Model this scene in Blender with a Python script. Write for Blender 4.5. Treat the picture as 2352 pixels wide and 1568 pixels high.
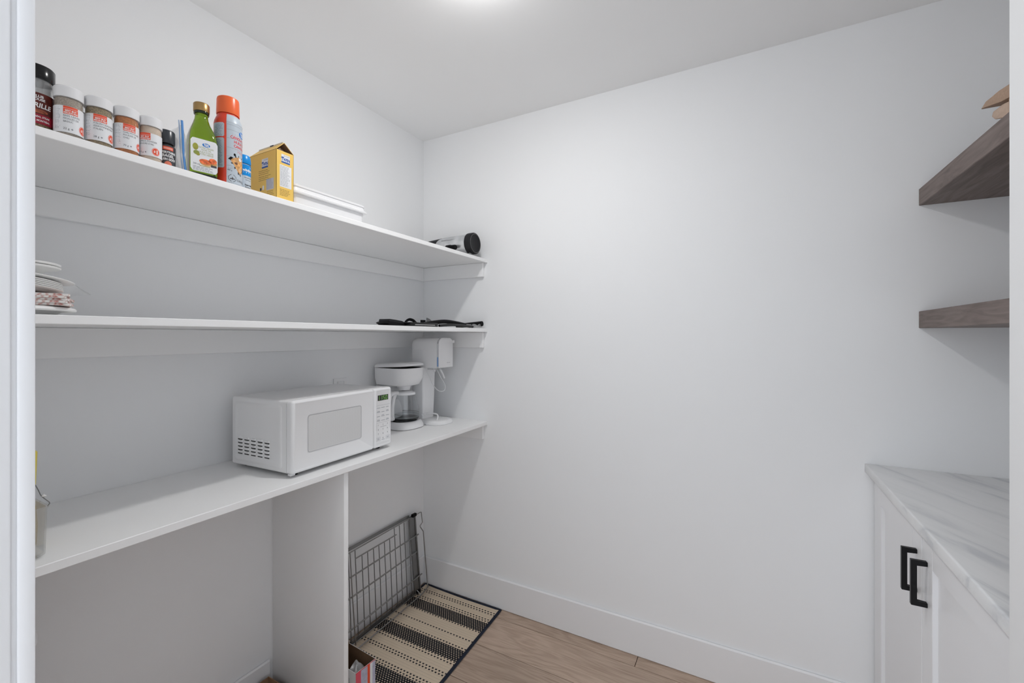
import bpy, bmesh, math, random
from mathutils import Vector, Matrix
random.seed(7)
SC = bpy.context.scene
for o in list(bpy.data.objects): bpy.data.objects.remove(o, do_unlink=True)
COL = SC.collection
PI = math.pi

# ------------------------------------------------------------------ camera, world, exposure
FPX = 1000.0; YAW = math.atan2(541, 1000)
cd = bpy.data.cameras.new('camera'); cam = bpy.data.objects.new('camera', cd); COL.objects.link(cam)
cd.sensor_width = 36; cd.lens = FPX / 2352 * 36; cd.shift_y = -11 / 2352; cd.clip_start = 0.01
cam.location = (1.572, -1.882, 1.36); cam.rotation_euler = (PI / 2, 0, YAW); SC.camera = cam
w = bpy.data.worlds.new('world'); SC.world = w; w.use_nodes = True
bg = w.node_tree.nodes['Background']; bg.inputs[0].default_value = (0.87, 0.93, 1.0, 1); bg.inputs[1].default_value = 2.05
LAMP_STRENGTH = 310.0
LAMP_POS = (0.89, -0.85, 2.442)
vs = SC.view_settings; vs.view_transform = 'Standard'; vs.look = 'None'; vs.gamma = 1; vs.exposure = 0.12
try: vs.use_curve_mapping = False
except Exception: pass
SC.cycles.max_bounces = 8; SC.cycles.diffuse_bounces = 6; SC.cycles.glossy_bounces = 3; SC.cycles.transmission_bounces = 8; SC.cycles.transparent_max_bounces = 12

# ------------------------------------------------------------------ materials
MATS = {}
def nd(nt, t, **k):
    n = nt.nodes.new(t)
    for a, b in k.items(): setattr(n, a, b)
    return n
def mat(name, col=(.8, .8, .8), rough=.5, metal=0, spec=.5, noise=0, nscale=40, bump=0, bscale=200, trans=0, ior=1.45, emit=None, estr=0, coat=0):
    if name in MATS: return MATS[name]
    m = bpy.data.materials.new(name); m.use_nodes = True; nt = m.node_tree; b = nt.nodes['Principled BSDF']
    b.inputs['Base Color'].default_value = (*col, 1); b.inputs['Roughness'].default_value = rough; b.inputs['Metallic'].default_value = metal
    b.inputs['Specular IOR Level'].default_value = spec; b.inputs['IOR'].default_value = ior; b.inputs['Transmission Weight'].default_value = trans
    b.inputs['Coat Weight'].default_value = coat
    if emit: b.inputs['Emission Color'].default_value = (*emit, 1); b.inputs['Emission Strength'].default_value = estr
    if noise or bump:
        tc = nd(nt, 'ShaderNodeTexCoord')
    if noise:
        n = nd(nt, 'ShaderNodeTexNoise'); n.inputs['Scale'].default_value = nscale; n.inputs['Detail'].default_value = 4
        nt.links.new(tc.outputs['Object'], n.inputs['Vector'])
        r = nd(nt, 'ShaderNodeMapRange'); r.inputs['To Min'].default_value = 1 - noise; r.inputs['To Max'].default_value = 1 + noise
        r.inputs['From Min'].default_value = .3; r.inputs['From Max'].default_value = .7
        nt.links.new(n.outputs['Fac'], r.inputs['Value'])
        mx = nd(nt, 'ShaderNodeVectorMath', operation='SCALE'); mx.inputs[0].default_value = col
        nt.links.new(r.outputs[0], mx.inputs['Scale']); nt.links.new(mx.outputs[0], b.inputs['Base Color'])
    if bump:
        n2 = nd(nt, 'ShaderNodeTexNoise'); n2.inputs['Scale'].default_value = bscale; n2.inputs['Detail'].default_value = 3
        nt.links.new(tc.outputs['Object'], n2.inputs['Vector'])
        bp = nd(nt, 'ShaderNodeBump'); bp.inputs['Strength'].default_value = bump; bp.inputs['Distance'].default_value = .001
        nt.links.new(n2.outputs['Fac'], bp.inputs['Height']); nt.links.new(bp.outputs[0], b.inputs['Normal'])
    MATS[name] = m; return m
def thin(name, tint=(1, 1, 1), gloss=.12, rough=.05, haze=0.0):
    """thin clear plastic / glass wall: transparent with a fresnel coat and a little milky haze"""
    m = bpy.data.materials.new(name); m.use_nodes = True; nt = m.node_tree
    for n in list(nt.nodes): nt.nodes.remove(n)
    out = nd(nt, 'ShaderNodeOutputMaterial'); t = nd(nt, 'ShaderNodeBsdfTransparent'); t.inputs[0].default_value = (*tint, 1)
    d = nd(nt, 'ShaderNodeBsdfDiffuse'); d.inputs[0].default_value = (.85, .86, .87, 1)
    m0 = nd(nt, 'ShaderNodeMixShader'); m0.inputs[0].default_value = haze
    nt.links.new(t.outputs[0], m0.inputs[1]); nt.links.new(d.outputs[0], m0.inputs[2])
    g = nd(nt, 'ShaderNodeBsdfGlossy'); g.inputs['Roughness'].default_value = rough
    f0 = nd(nt, 'ShaderNodeLayerWeight'); f0.inputs['Blend'].default_value = .5
    f = nd(nt, 'ShaderNodeMath', operation='POWER'); f.inputs[1].default_value = 3.5; nt.links.new(f0.outputs['Facing'], f.inputs[0])
    mu = nd(nt, 'ShaderNodeMath', operation='MULTIPLY_ADD'); mu.inputs[1].default_value = .55; mu.inputs[2].default_value = gloss * .2
    nt.links.new(f.outputs[0], mu.inputs[0])
    mx = nd(nt, 'ShaderNodeMixShader'); nt.links.new(mu.outputs[0], mx.inputs[0]); nt.links.new(m0.outputs[0], mx.inputs[1]); nt.links.new(g.outputs[0], mx.inputs[2])
    nt.links.new(mx.outputs[0], out.inputs[0]); MATS[name] = m; return m

WALL = mat('wall paint', (.892, .897, .905), .75, spec=0)
CEIL = mat('ceiling paint', (.925, .925, .925), .85, spec=0)
TRIM = mat('trim paint', (.86, .86, .87), .35, spec=.4)
SHELF = mat('white shelf board', (.93, .93, .93), .38, spec=.4)
CABW = mat('cabinet paint', (.85, .85, .865), .38, spec=.4)
WPL = mat('white plastic', (.80, .80, .81), .3)
WPL2 = mat('white glossy plastic', (.86, .86, .868), .2)
WCER = mat('white plate', (.84, .84, .83), .3)
BLK = mat('black plastic', (.006, .006, .007), .5, spec=.14)
BLKG = mat('black gloss', (.006, .006, .007), .18, spec=.4)
CHAR = mat('charcoal plastic', (.018, .018, .020), .55, spec=.18, bump=.2, bscale=900)
BMETAL = mat('black metal', (.008, .008, .009), .4, spec=.25)
CHROME = mat('chrome wire', (.36, .355, .35), .3, metal=1)
DCHROME = mat('dull steel', (.25, .25, .25), .38, metal=1)
SILVER = mat('silver film', (.62, .63, .64), .22, metal=.7, noise=.25, nscale=18)
NAVY = mat('navy binding', (.012, .017, .032), .9, bump=.5, bscale=1500)
KRAFT = mat('kraft paper', (.42, .29, .21), .85, noise=.08, nscale=200)
KRAFTD = mat('brown cardboard', (.30, .175, .10), .9, noise=.08, nscale=120)
KRAFTI = mat('dark inner cardboard', (.16, .092, .05), .9, noise=.06, nscale=120)
GOLD = mat('gold cap', (.42, .27, .11), .32, metal=.8)
ORANGE = mat('orange cap', (.86, .14, .035), .3)
REDC = mat('red lacquer', (.72, .055, .025), .28)
BLUE = mat('bright blue', (.0, .27, .72), .3)
YEL = mat('yellow carton', (.86, .56, .12), .5)
YELP = mat('yellow plastic', (.72, .60, .10), .4)
TAN = mat('tan plastic', (.48, .36, .16), .5)
LABW = mat('white label', (.80, .81, .83), .4)
LABG = mat('grey label', (.50, .56, .62), .35)
LABR = mat('red label', (.80, .085, .03), .4)
LABK = mat('black label', (.05, .05, .055), .4)
INKK = mat('black ink', (.06, .06, .065), .6)
INKG = mat('grey ink', (.30, .31, .34), .6)
INKW = mat('white ink', (.86, .86, .86), .5)
INKR = mat('red ink', (.68, .04, .05), .5)
INKB = mat('blue ink', (.015, .09, .36), .5)
INKGR = mat('olive ink', (.33, .36, .12), .5)
LOGOB = mat('logo blue', (.01, .18, .58), .4)
PINK = mat('pink print', (.72, .09, .14), .4)
LILAC = mat('lilac print', (.48, .48, .60), .4, noise=.2, nscale=60)
SPICE1 = mat('basil flakes', (.36, .31, .26), .9, noise=.25, nscale=500)
SPICE2 = mat('italian herbs', (.27, .21, .13), .9, noise=.5, nscale=450)
SPICE3 = mat('chili powder', (.46, .17, .06), .9, noise=.2, nscale=300)
SPICE4 = mat('garlic powder', (.62, .50, .40), .9, noise=.08, nscale=200)
SPICE5 = mat('steak spice', (.25, .15, .08), .9, noise=.6, nscale=420)
SPICE6 = mat('seed mix', (.32, .28, .22), .9, noise=.6, nscale=420)
MAROON = mat('maroon label', (.11, .018, .012), .35, noise=.4, nscale=120)
CRIM = mat('crimson band', (.33, .01, .03), .35)
OIL = mat('green oil', (.20, .33, .018), .02, trans=1.0, ior=1.42)
BOTG = mat('dark bottle glass', (.012, .02, .008), .06)
FOOD = mat('tomato topping', (.78, .16, .05), .5, noise=.5, nscale=160)
FOOD2 = mat('golden chicken', (.66, .34, .12), .5, noise=.5, nscale=160)
BREAD = mat('bread slice', (.62, .33, .12), .6, noise=.2, nscale=120)
OLIVE = mat('olive print', (.36, .36, .05), .5, noise=.2, nscale=90)
LCD = mat('display glass', (.02, .024, .02), .15)
LED = mat('display digits', (.1, .3, .05), .4, emit=(.30, .62, .12), estr=.32)
LED.cycles.emission_sampling = 'NONE'
SLOT = mat('vent slot', (.02, .02, .02), .8)
GLASS = thin('clear jar wall', (.98, .985, .985), .2, .03)
CARAFE = thin('carafe glass', (.95, .96, .965), .35, .02)
BAGP = thin('clear bag film', (.95, .955, .96), 1.0, .16, .20)
ACRY = thin('clear acrylic', (.955, .96, .96), .3, .05, .10)
WATER = thin('water', (.9, .92, .93), .3, .02)
BAGW = thin('white bag film', (.9, .9, .9), .4, .25, .55)
LAMPM = mat('lamp diffuser', (.9, .9, .9), .5, emit=(1, .995, .985), estr=LAMP_STRENGTH)

def wood_floor():
    m = bpy.data.materials.new('oak plank'); m.use_nodes = True; nt = m.node_tree; b = nt.nodes['Principled BSDF']; L = nt.links.new
    tc = nd(nt, 'ShaderNodeTexCoord'); oi = nd(nt, 'ShaderNodeObjectInfo')
    sh = nd(nt, 'ShaderNodeVectorMath', operation='SCALE'); sh.inputs[0].default_value = (7.3, 11.1, 0); L(oi.outputs['Random'], sh.inputs['Scale'])
    ad = nd(nt, 'ShaderNodeVectorMath', operation='ADD'); L(tc.outputs['Object'], ad.inputs[0]); L(sh.outputs[0], ad.inputs[1])
    mp = nd(nt, 'ShaderNodeMapping'); mp.inputs['Scale'].default_value = (1.3, 7, 1); L(ad.outputs[0], mp.inputs[0])
    n1 = nd(nt, 'ShaderNodeTexNoise'); n1.inputs['Scale'].default_value = 1.6; n1.inputs['Detail'].default_value = 2; n1.inputs['Distortion'].default_value = .6; L(mp.outputs[0], n1.inputs[0])
    mu = nd(nt, 'ShaderNodeMath', operation='MULTIPLY'); mu.inputs[1].default_value = 46; L(n1.outputs['Fac'], mu.inputs[0])
    sn = nd(nt, 'ShaderNodeMath', operation='SINE'); L(mu.outputs[0], sn.inputs[0])
    mp2 = nd(nt, 'ShaderNodeMapping'); mp2.inputs['Scale'].default_value = (6, 120, 1); L(ad.outputs[0], mp2.inputs[0])
    n2 = nd(nt, 'ShaderNodeTexNoise'); n2.inputs['Scale'].default_value = 1.5; n2.inputs['Detail'].default_value = 5; L(mp2.outputs[0], n2.inputs[0])
    n3 = nd(nt, 'ShaderNodeTexNoise'); n3.inputs['Scale'].default_value = 3.0; L(ad.outputs[0], n3.inputs[0])
    a1 = nd(nt, 'ShaderNodeMath', operation='MULTIPLY_ADD'); a1.inputs[1].default_value = .065; a1.inputs[2].default_value = .25; L(sn.outputs[0], a1.inputs[0])
    a2 = nd(nt, 'ShaderNodeMath', operation='MULTIPLY_ADD'); a2.inputs[1].default_value = .50; L(n2.outputs['Fac'], a2.inputs[0]); L(a1.outputs[0], a2.inputs[2])
    cr = nd(nt, 'ShaderNodeValToRGB'); L(a2.outputs[0], cr.inputs[0])
    cr.color_ramp.elements[0].position = .25; cr.color_ramp.elements[0].color = (.33, .235, .172, 1)
    cr.color_ramp.elements[1].position = .72; cr.color_ramp.elements[1].color = (.60, .465, .37, 1)
    mr = nd(nt, 'ShaderNodeMapRange'); mr.inputs['To Min'].default_value = .88; mr.inputs['To Max'].default_value = 1.1; L(oi.outputs['Random'], mr.inputs[0])
    m3 = nd(nt, 'ShaderNodeMapRange'); m3.inputs['From Min'].default_value = .3; m3.inputs['From Max'].default_value = .7; m3.inputs['To Min'].default_value = .9; m3.inputs['To Max'].default_value = 1.08; L(n3.outputs['Fac'], m3.inputs[0])
    mm = nd(nt, 'ShaderNodeMath', operation='MULTIPLY'); L(mr.outputs[0], mm.inputs[0]); L(m3.outputs[0], mm.inputs[1])
    sc = nd(nt, 'ShaderNodeVectorMath', operation='SCALE'); L(cr.outputs[0], sc.inputs[0]); L(mm.outputs[0], sc.inputs['Scale'])
    # knots
    vo = nd(nt, 'ShaderNodeTexVoronoi'); vo.inputs['Scale'].default_value = 2.6; vo.inputs['Randomness'].default_value = 1
    mp3 = nd(nt, 'ShaderNodeMapping'); mp3.inputs['Scale'].default_value = (1, 1.7, 1); L(ad.outputs[0], mp3.inputs[0]); L(mp3.outputs[0], vo.inputs[0])
    kr = nd(nt, 'ShaderNodeMapRange'); kr.inputs['From Min'].default_value = .015; kr.inputs['From Max'].default_value = .05; kr.inputs['To Min'].default_value = .62; kr.inputs['To Max'].default_value = 1; L(vo.outputs['Distance'], kr.inputs[0])
    s2 = nd(nt, 'ShaderNodeVectorMath', operation='SCALE'); L(sc.outputs[0], s2.inputs[0]); L(kr.outputs[0], s2.inputs['Scale'])
    L(s2.outputs[0], b.inputs['Base Color']); b.inputs['Roughness'].default_value = .5; b.inputs['Specular IOR Level'].default_value = .3
    return m
OAK = wood_floor()
def dark_wood():
    m = bpy.data.materials.new('stained shelf wood'); m.use_nodes = True; nt = m.node_tree; b = nt.nodes['Principled BSDF']; L = nt.links.new
    tc = nd(nt, 'ShaderNodeTexCoord'); mp = nd(nt, 'ShaderNodeMapping'); mp.inputs['Scale'].default_value = (30, 3, 30); L(tc.outputs['Object'], mp.inputs[0])
    n1 = nd(nt, 'ShaderNodeTexNoise'); n1.inputs['Scale'].default_value = 2; n1.inputs['Detail'].default_value = 6; n1.inputs['Distortion'].default_value = 1.2; L(mp.outputs[0], n1.inputs[0])
    cr = nd(nt, 'ShaderNodeValToRGB'); L(n1.outputs['Fac'], cr.inputs[0])
    cr.color_ramp.elements[0].position = .3; cr.color_ramp.elements[0].color = (.125, .092, .080, 1)
    cr.color_ramp.elements[1].position = .75; cr.color_ramp.elements[1].color = (.235, .185, .168, 1)
    L(cr.outputs[0], b.inputs['Base Color']); b.inputs['Roughness'].default_value = .55
    return m
DWOOD = dark_wood()
def marble():
    m = bpy.data.materials.new('marble laminate'); m.use_nodes = True; nt = m.node_tree; b = nt.nodes['Principled BSDF']; L = nt.links.new
    tc = nd(nt, 'ShaderNodeTexCoord'); mp = nd(nt, 'ShaderNodeMapping'); mp.inputs['Scale'].default_value = (13, 1.7, 9)
    mr0 = nd(nt, 'ShaderNodeMapping'); mr0.inputs['Rotation'].default_value = (0, 0, -.464); L(tc.outputs['Object'], mr0.inputs[0]); L(mr0.outputs[0], mp.inputs[0])
    n1 = nd(nt, 'ShaderNodeTexNoise'); n1.inputs['Scale'].default_value = 1.6; n1.inputs['Detail'].default_value = 7; n1.inputs['Distortion'].default_value = .5; L(mp.outputs[0], n1.inputs[0])
    cr = nd(nt, 'ShaderNodeValToRGB'); L(n1.outputs['Fac'], cr.inputs[0]); e = cr.color_ramp.elements
    e[0].position = .34; e[0].color = (.60, .61, .63, 1); e[1].position = .62; e[1].color = (.80, .80, .805, 1)
    k = e.new(.45); k.color = (.76, .765, .77, 1); k = e.new(.405); k.color = (.715, .72, .73, 1)
    L(cr.outputs[0], b.inputs['Base Color']); b.inputs['Roughness'].default_value = .32
    return m
MARBLE = marble()
def rug_mat():
    """flat woven rug: beige ground, rows of black dashes, denser black bands (pattern printed by the weave)"""
    m = bpy.data.materials.new('striped weave'); m.use_nodes = True; nt = m.node_tree; b = nt.nodes['Principled BSDF']; L = nt.links.new
    tc = nd(nt, 'ShaderNodeTexCoord'); sp = nd(nt, 'ShaderNodeSeparateXYZ'); L(tc.outputs['Object'], sp.inputs[0])
    def mth(op, a, bb=None, c=None):
        n = nd(nt, 'ShaderNodeMath', operation=op)
        for i, v in enumerate((a, bb, c)):
            if v is None: continue
            if isinstance(v, (int, float)): n.inputs[i].default_value = v
            else: L(v, n.inputs[i])
        return n.outputs[0]
    X = sp.outputs[0]; Y = mth('MULTIPLY', sp.outputs[1], -1)           # distance from the back wall
    T = mth('DIVIDE', Y, 1.0)
    def ramp(stops):
        cr = nd(nt, 'ShaderNodeValToRGB'); cr.color_ramp.interpolation = 'CONSTANT'; L(T, cr.inputs[0]); e = cr.color_ramp.elements
        e[0].position = 0; e[0].color = (0, 0, 0, 1); e[1].position = stops[0][0]; e[1].color = (stops[0][1],) * 3 + (1,)
        for p, v in stops[1:]:
            k = e.new(p); k.color = (v, v, v, 1)
        return cr.outputs[0]
    sparse = ramp([(.045, 1), (.072, 0), (.099, 1), (.126, 0), (.1935, 1), (.207, 0), (.261, 1), (.2745, 0), (.315, 1), (.3285, 0), (.396, 1), (.423, 0), (.4635, 1), (.4905, 0), (.531, 1), (.558, 0), (.6255, 1), (.6525, 0), (.7065, 1), (.7335, 0)])
    dense = ramp([(.126, 1), (.1935, 0), (.3285, 1), (.396, 0), (.558, 1), (.6255, 0)])
    P = .0135
    row = mth('FLOOR', mth('DIVIDE', mth('SUBTRACT', Y, .0045), P))
    fv = mth('ABSOLUTE', mth('SUBTRACT', mth('FRACT', mth('DIVIDE', mth('SUBTRACT', Y, .0045), P)), .5))
    par = mth('MULTIPLY', mth('MODULO', row, 2), .5)
    fu = mth('ABSOLUTE', mth('SUBTRACT', mth('FRACT', mth('ADD', mth('DIVIDE', X, .0166), par)), .5))
    dash = mth('MULTIPLY', mth('LESS_THAN', fu, .25), mth('LESS_THAN', fv, .24))
    # dense band: finer dashes covering most of the ground
    Q = .0090
    row2 = mth('FLOOR', mth('DIVIDE', Y, Q)); fv2 = mth('ABSOLUTE', mth('SUBTRACT', mth('FRACT', mth('DIVIDE', Y, Q)), .5))
    par2 = mth('MULTIPLY', mth('MODULO', row2, 2), .5)
    fu2 = mth('ABSOLUTE', mth('SUBTRACT', mth('FRACT', mth('ADD', mth('DIVIDE', X, .0125), par2)), .5))
    hole = mth('MULTIPLY', mth('LESS_THAN', fu2, .18), mth('LESS_THAN', fv2, .24))
    dens = mth('SUBTRACT', 1, hole)
    dk = mth('MAXIMUM', mth('MULTIPLY', sparse, dash), mth('MULTIPLY', dense, dens))
    # fine weft lines and stitch texture on the ground
    lf = mth('ABSOLUTE', mth('SUBTRACT', mth('FRACT', mth('DIVIDE', Y, .0135)), .5)); line = mth('LESS_THAN', lf, .06)
    st = mth('MULTIPLY', mth('SINE', mth('MULTIPLY', X, 1500)), mth('SINE', mth('MULTIPLY', Y, 1100)))
    g = mth('ADD', mth('MULTIPLY', st, .07), mth('SUBTRACT', 1, mth('MULTIPLY', line, .22)))
    base = nd(nt, 'ShaderNodeVectorMath', operation='SCALE'); base.inputs[0].default_value = (.70, .58, .445); L(g, base.inputs['Scale'])
    mx = nd(nt, 'ShaderNodeMix', data_type='RGBA'); L(dk, mx.inputs[0]); L(base.outputs[0], mx.inputs[6]); mx.inputs[7].default_value = (.022, .022, .026, 1)
    L(mx.outputs[2], b.inputs['Base Color']); b.inputs['Roughness'].default_value = .95; b.inputs['Specular IOR Level'].default_value = .1
    bp = nd(nt, 'ShaderNodeBump'); bp.inputs['Strength'].default_value = .4; bp.inputs['Distance'].default_value = .001; L(st, bp.inputs['Height']); L(bp.outputs[0], b.inputs['Normal'])
    return m
RUGM = rug_mat()
def napkin_mat():
    m = mat('red printed paper', (.8, .8, .78), .6)
    nt = m.node_tree; b = nt.nodes['Principled BSDF']; L = nt.links.new
    tc = nd(nt, 'ShaderNodeTexCoord'); n = nd(nt, 'ShaderNodeTexNoise'); n.inputs['Scale'].default_value = 170; n.inputs['Detail'].default_value = 1; L(tc.outputs['Object'], n.inputs[0])
    cr = nd(nt, 'ShaderNodeValToRGB'); cr.color_ramp.elements[0].position = .46; cr.color_ramp.elements[0].color = (.80, .78, .75, 1); cr.color_ramp.elements[1].position = .66; cr.color_ramp.elements[1].color = (.50, .20, .17, 1)
    L(n.outputs['Fac'], cr.inputs[0]); L(cr.outputs[0], b.inputs['Base Color']); return m
NAPM = napkin_mat()
def dotmesh_mat():
    m = bpy.data.materials.new('dotted door screen'); m.use_nodes = True; nt = m.node_tree; b = nt.nodes['Principled BSDF']; L = nt.links.new
    tc = nd(nt, 'ShaderNodeTexCoord'); vo = nd(nt, 'ShaderNodeTexVoronoi'); vo.inputs['Scale'].default_value = 420; vo.inputs['Randomness'].default_value = 0; L(tc.outputs['Object'], vo.inputs[0])
    mr = nd(nt, 'ShaderNodeMapRange'); mr.inputs['From Min'].default_value = .25; mr.inputs['From Max'].default_value = .45; mr.inputs['To Min'].default_value = .42; mr.inputs['To Max'].default_value = .70; L(vo.outputs['Distance'], mr.inputs[0])
    cb = nd(nt, 'ShaderNodeCombineColor'); [L(mr.outputs[0], cb.inputs[i]) for i in range(3)]
    L(cb.outputs[0], b.inputs['Base Color']); b.inputs['Roughness'].default_value = .2; return m
DOTS = dotmesh_mat()

# ------------------------------------------------------------------ mesh helpers
def link(name, me, m, parent=None, smooth=False, loc=None):
    o = bpy.data.objects.new(name, me); COL.objects.link(o)
    if m:
        me.materials.clear(); me.materials.append(m)
    if smooth:
        for p in me.polygons: p.use_smooth = True
        if smooth is not True:
            me.set_sharp_from_angle(angle=smooth)
    if parent: o.parent = parent
    if loc: o.location = loc
    return o
def tag(o, label, cat, group=None):
    o['label'] = label; o['category'] = cat
    if group: o['group'] = group
    return o
def thing(name, label, cat, loc=(0, 0, 0), rotz=0, group=None):
    o = bpy.data.objects.new(name, None); COL.objects.link(o); o.location = loc; o.rotation_euler = (0, 0, rotz); o.empty_display_size = .05
    return tag(o, label, cat, group)
def struct(o): o['kind'] = 'structure'; return o
def bm_out(bm, name):
    bmesh.ops.recalc_face_normals(bm, faces=bm.faces[:])
    me = bpy.data.meshes.new(name); bm.to_mesh(me); bm.free(); return me
def addbox(bm, b, bev=0, seg=2, M=None):
    x0, x1, y0, y1, z0, z1 = b
    t = bmesh.new(); bmesh.ops.create_cube(t, size=1)
    for v in t.verts: v.co = Vector(((x0 + x1) / 2 + v.co.x * (x1 - x0), (y0 + y1) / 2 + v.co.y * (y1 - y0), (z0 + z1) / 2 + v.co.z * (z1 - z0)))
    if bev: bmesh.ops.bevel(t, geom=t.edges[:], offset=bev, segments=seg, affect='EDGES', profile=.5)
    if M: t.transform(M)
    me = bpy.data.meshes.new('t'); t.to_mesh(me); t.free(); bm.from_mesh(me); bpy.data.meshes.remove(me)
def box(name, b, m, parent=None, bev=0, seg=2, M=None):
    bm = bmesh.new(); addbox(bm, b, bev, seg, M); return link(name, bm_out(bm, name), m, parent, smooth=math.radians(35) if bev else False)
def boxes(name, bs, m, parent=None, bev=0):
    bm = bmesh.new()
    for b in bs: addbox(bm, b, bev, 1)
    return link(name, bm_out(bm, name), m, parent)
def lathe(name, prof, m, parent=None, seg=32, M=None, loc=None, sx=1, sy=1):
    bm = bmesh.new(); rings = []
    for r, z in prof:
        if r < 1e-6: rings.append([bm.verts.new((0, 0, z))])
        else: rings.append([bm.verts.new((r * sx * math.cos(2 * PI * i / seg), r * sy * math.sin(2 * PI * i / seg), z)) for i in range(seg)])
    for a, b in zip(rings, rings[1:]):
        for i in range(seg):
            j = (i + 1) % seg
            if len(a) == 1 and len(b) == 1: continue
            if len(a) == 1: bm.faces.new((a[0], b[i], b[j]))
            elif len(b) == 1: bm.faces.new((a[i], a[j], b[0]))
            else: bm.faces.new((a[i], a[j], b[j], b[i]))
    if M: bm.transform(M)
    return link(name, bm_out(bm, name), m, parent, smooth=math.radians(38), loc=loc)
def loft(name, rings, m, parent=None, cap=True, smooth=math.radians(38), M=None, closed=True):
    bm = bmesh.new(); R = [[bm.verts.new(p) for p in r] for r in rings]; n = len(R[0])
    for a, b in zip(R, R[1:]):
        for i in range(n if closed else n - 1):
            j = (i + 1) % n; bm.faces.new((a[i], a[j], b[j], b[i]))
    if cap: bm.faces.new(R[0]); bm.faces.new(R[-1])
    if M: bm.transform(M)
    return link(name, bm_out(bm, name), m, parent, smooth=smooth)
def rrect(hx, hy, r, seg=5, cx=0, cy=0):
    pts = []
    for qx, qy, a0 in ((1, 1, 0), (-1, 1, 90), (-1, -1, 180), (1, -1, 270)):
        for i in range(seg + 1):
            a = math.radians(a0 + 90 * i / seg); pts.append((cx + qx * (hx - r) + r * math.cos(a), cy + qy * (hy - r) + r * math.sin(a)))
    return pts
def catmull(pts, k=6):
    P = [Vector(p) for p in pts]; out = []
    for i in range(len(P) - 1):
        p0 = P[max(i - 1, 0)]; p1 = P[i]; p2 = P[i + 1]; p3 = P[min(i + 2, len(P) - 1)]
        for s in range(k):
            t = s / k; out.append(.5 * ((2 * p1) + (p2 - p0) * t + (2 * p0 - 5 * p1 + 4 * p2 - p3) * t * t + (3 * p1 - p0 - 3 * p2 + p3) * t ** 3))
    out.append(P[-1]); return out
def addtube(bm, pts, r, seg=8, closed=False, flat=1.0):
    P = [Vector(p) for p in pts]; n = len(P); rings = []; up = None
    for i in range(n):
        if closed: t = (P[(i + 1) % n] - P[i - 1]).normalized()
        else: t = (P[min(i + 1, n - 1)] - P[max(i - 1, 0)]).normalized()
        if up is None:
            up = Vector((0, 0, 1)) if abs(t.z) < .9 else Vector((1, 0, 0))
        up = (up - t * up.dot(t)).normalized(); s = t.cross(up)
        rr = r[i] if isinstance(r, (list, tuple)) else r
        rings.append([bm.verts.new(P[i] + up * rr * flat * math.cos(2 * PI * k / seg) + s * rr * math.sin(2 * PI * k / seg)) for k in range(seg)])
    rg = list(zip(rings, rings[1:])) + ([(rings[-1], rings[0])] if closed else [])
    for a, b in rg:
        for k in range(seg):
            l = (k + 1) % seg; bm.faces.new((a[k], a[l], b[l], b[k]))
    if not closed: bm.faces.new(rings[0]); bm.faces.new(rings[-1])
def tube(name, pts, r, m, parent=None, seg=8, closed=False, smooth=True, k=0, flat=1.0):
    if k: pts = catmull(pts, k)
    bm = bmesh.new(); addtube(bm, pts, r, seg, closed, flat); return link(name, bm_out(bm, name), m, parent, smooth=math.radians(50))
def prism(name, poly, d0, d1, axes, m, parent=None, bev=0):
    """2-D polygon in the plane of axes[0:2], extruded along axes[2] from d0 to d1"""
    bm = bmesh.new(); ids = ['xyz'.index(c) for c in axes]
    def mk(p, d):
        v = [0, 0, 0]; v[ids[0]] = p[0]; v[ids[1]] = p[1]; v[ids[2]] = d; return bm.verts.new(v)
    a = [mk(p, d0) for p in poly]; b = [mk(p, d1) for p in poly]; n = len(poly)
    bm.faces.new(a); bm.faces.new(b)
    for i in range(n): bm.faces.new((a[i], a[(i + 1) % n], b[(i + 1) % n], b[i]))
    if bev: bmesh.ops.bevel(bm, geom=bm.edges[:], offset=bev, segments=2, affect='EDGES', profile=.5)
    return link(name, bm_out(bm, name), m, parent, smooth=math.radians(35) if bev else False)
def sheet(name, f, nu, nv, th, m, parent=None):
    """curved sheet with real thickness; f(u,v)->point, u,v in 0..1"""
    bm = bmesh.new(); G = [[bm.verts.new(f(i / nu, j / nv)) for j in range(nv + 1)] for i in range(nu + 1)]
    for i in range(nu):
        for j in range(nv): bm.faces.new((G[i][j], G[i + 1][j], G[i + 1][j + 1], G[i][j + 1]))
    bm.normal_update()
    if th: bmesh.ops.solidify(bm, geom=bm.faces[:], thickness=th)
    return link(name, bm_out(bm, name), m, parent, smooth=math.radians(60))
# flat print mapped on a surface
def cmap(r, a0, cx=0, cy=0, off=.0004):
    off *= .35; return lambda u, v: ((cx + (r + off) * math.cos(a0 + u / r)), (cy + (r + off) * math.sin(a0 + u / r)), v)
def pmap(o, U, V, off=.0004):
    o = Vector(o); U = Vector(U); V = Vector(V); N = U.cross(V).normalized() * off * .35
    return lambda u, v: tuple(o + U * u + V * v + N)
def patch(name, u0, u1, v0, v1, m, parent, mp, nu=10, nv=1, rc=0):
    bm = bmesh.new()
    G = []
    for i in range(nu + 1):
        u = u0 + (u1 - u0) * i / nu; e = min(u - u0, u1 - u); c = 0
        if rc and e < rc: c = rc - math.sqrt(max(rc * rc - (rc - e) ** 2, 0))
        G.append([bm.verts.new(mp(u, v0 + c + (v1 - v0 - 2 * c) * j / nv)) for j in range(nv + 1)])
    for i in range(nu):
        for j in range(nv): bm.faces.new((G[i][j], G[i + 1][j], G[i + 1][j + 1], G[i][j + 1]))
    return link(name, bm_out(bm, name), m, parent)
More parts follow.
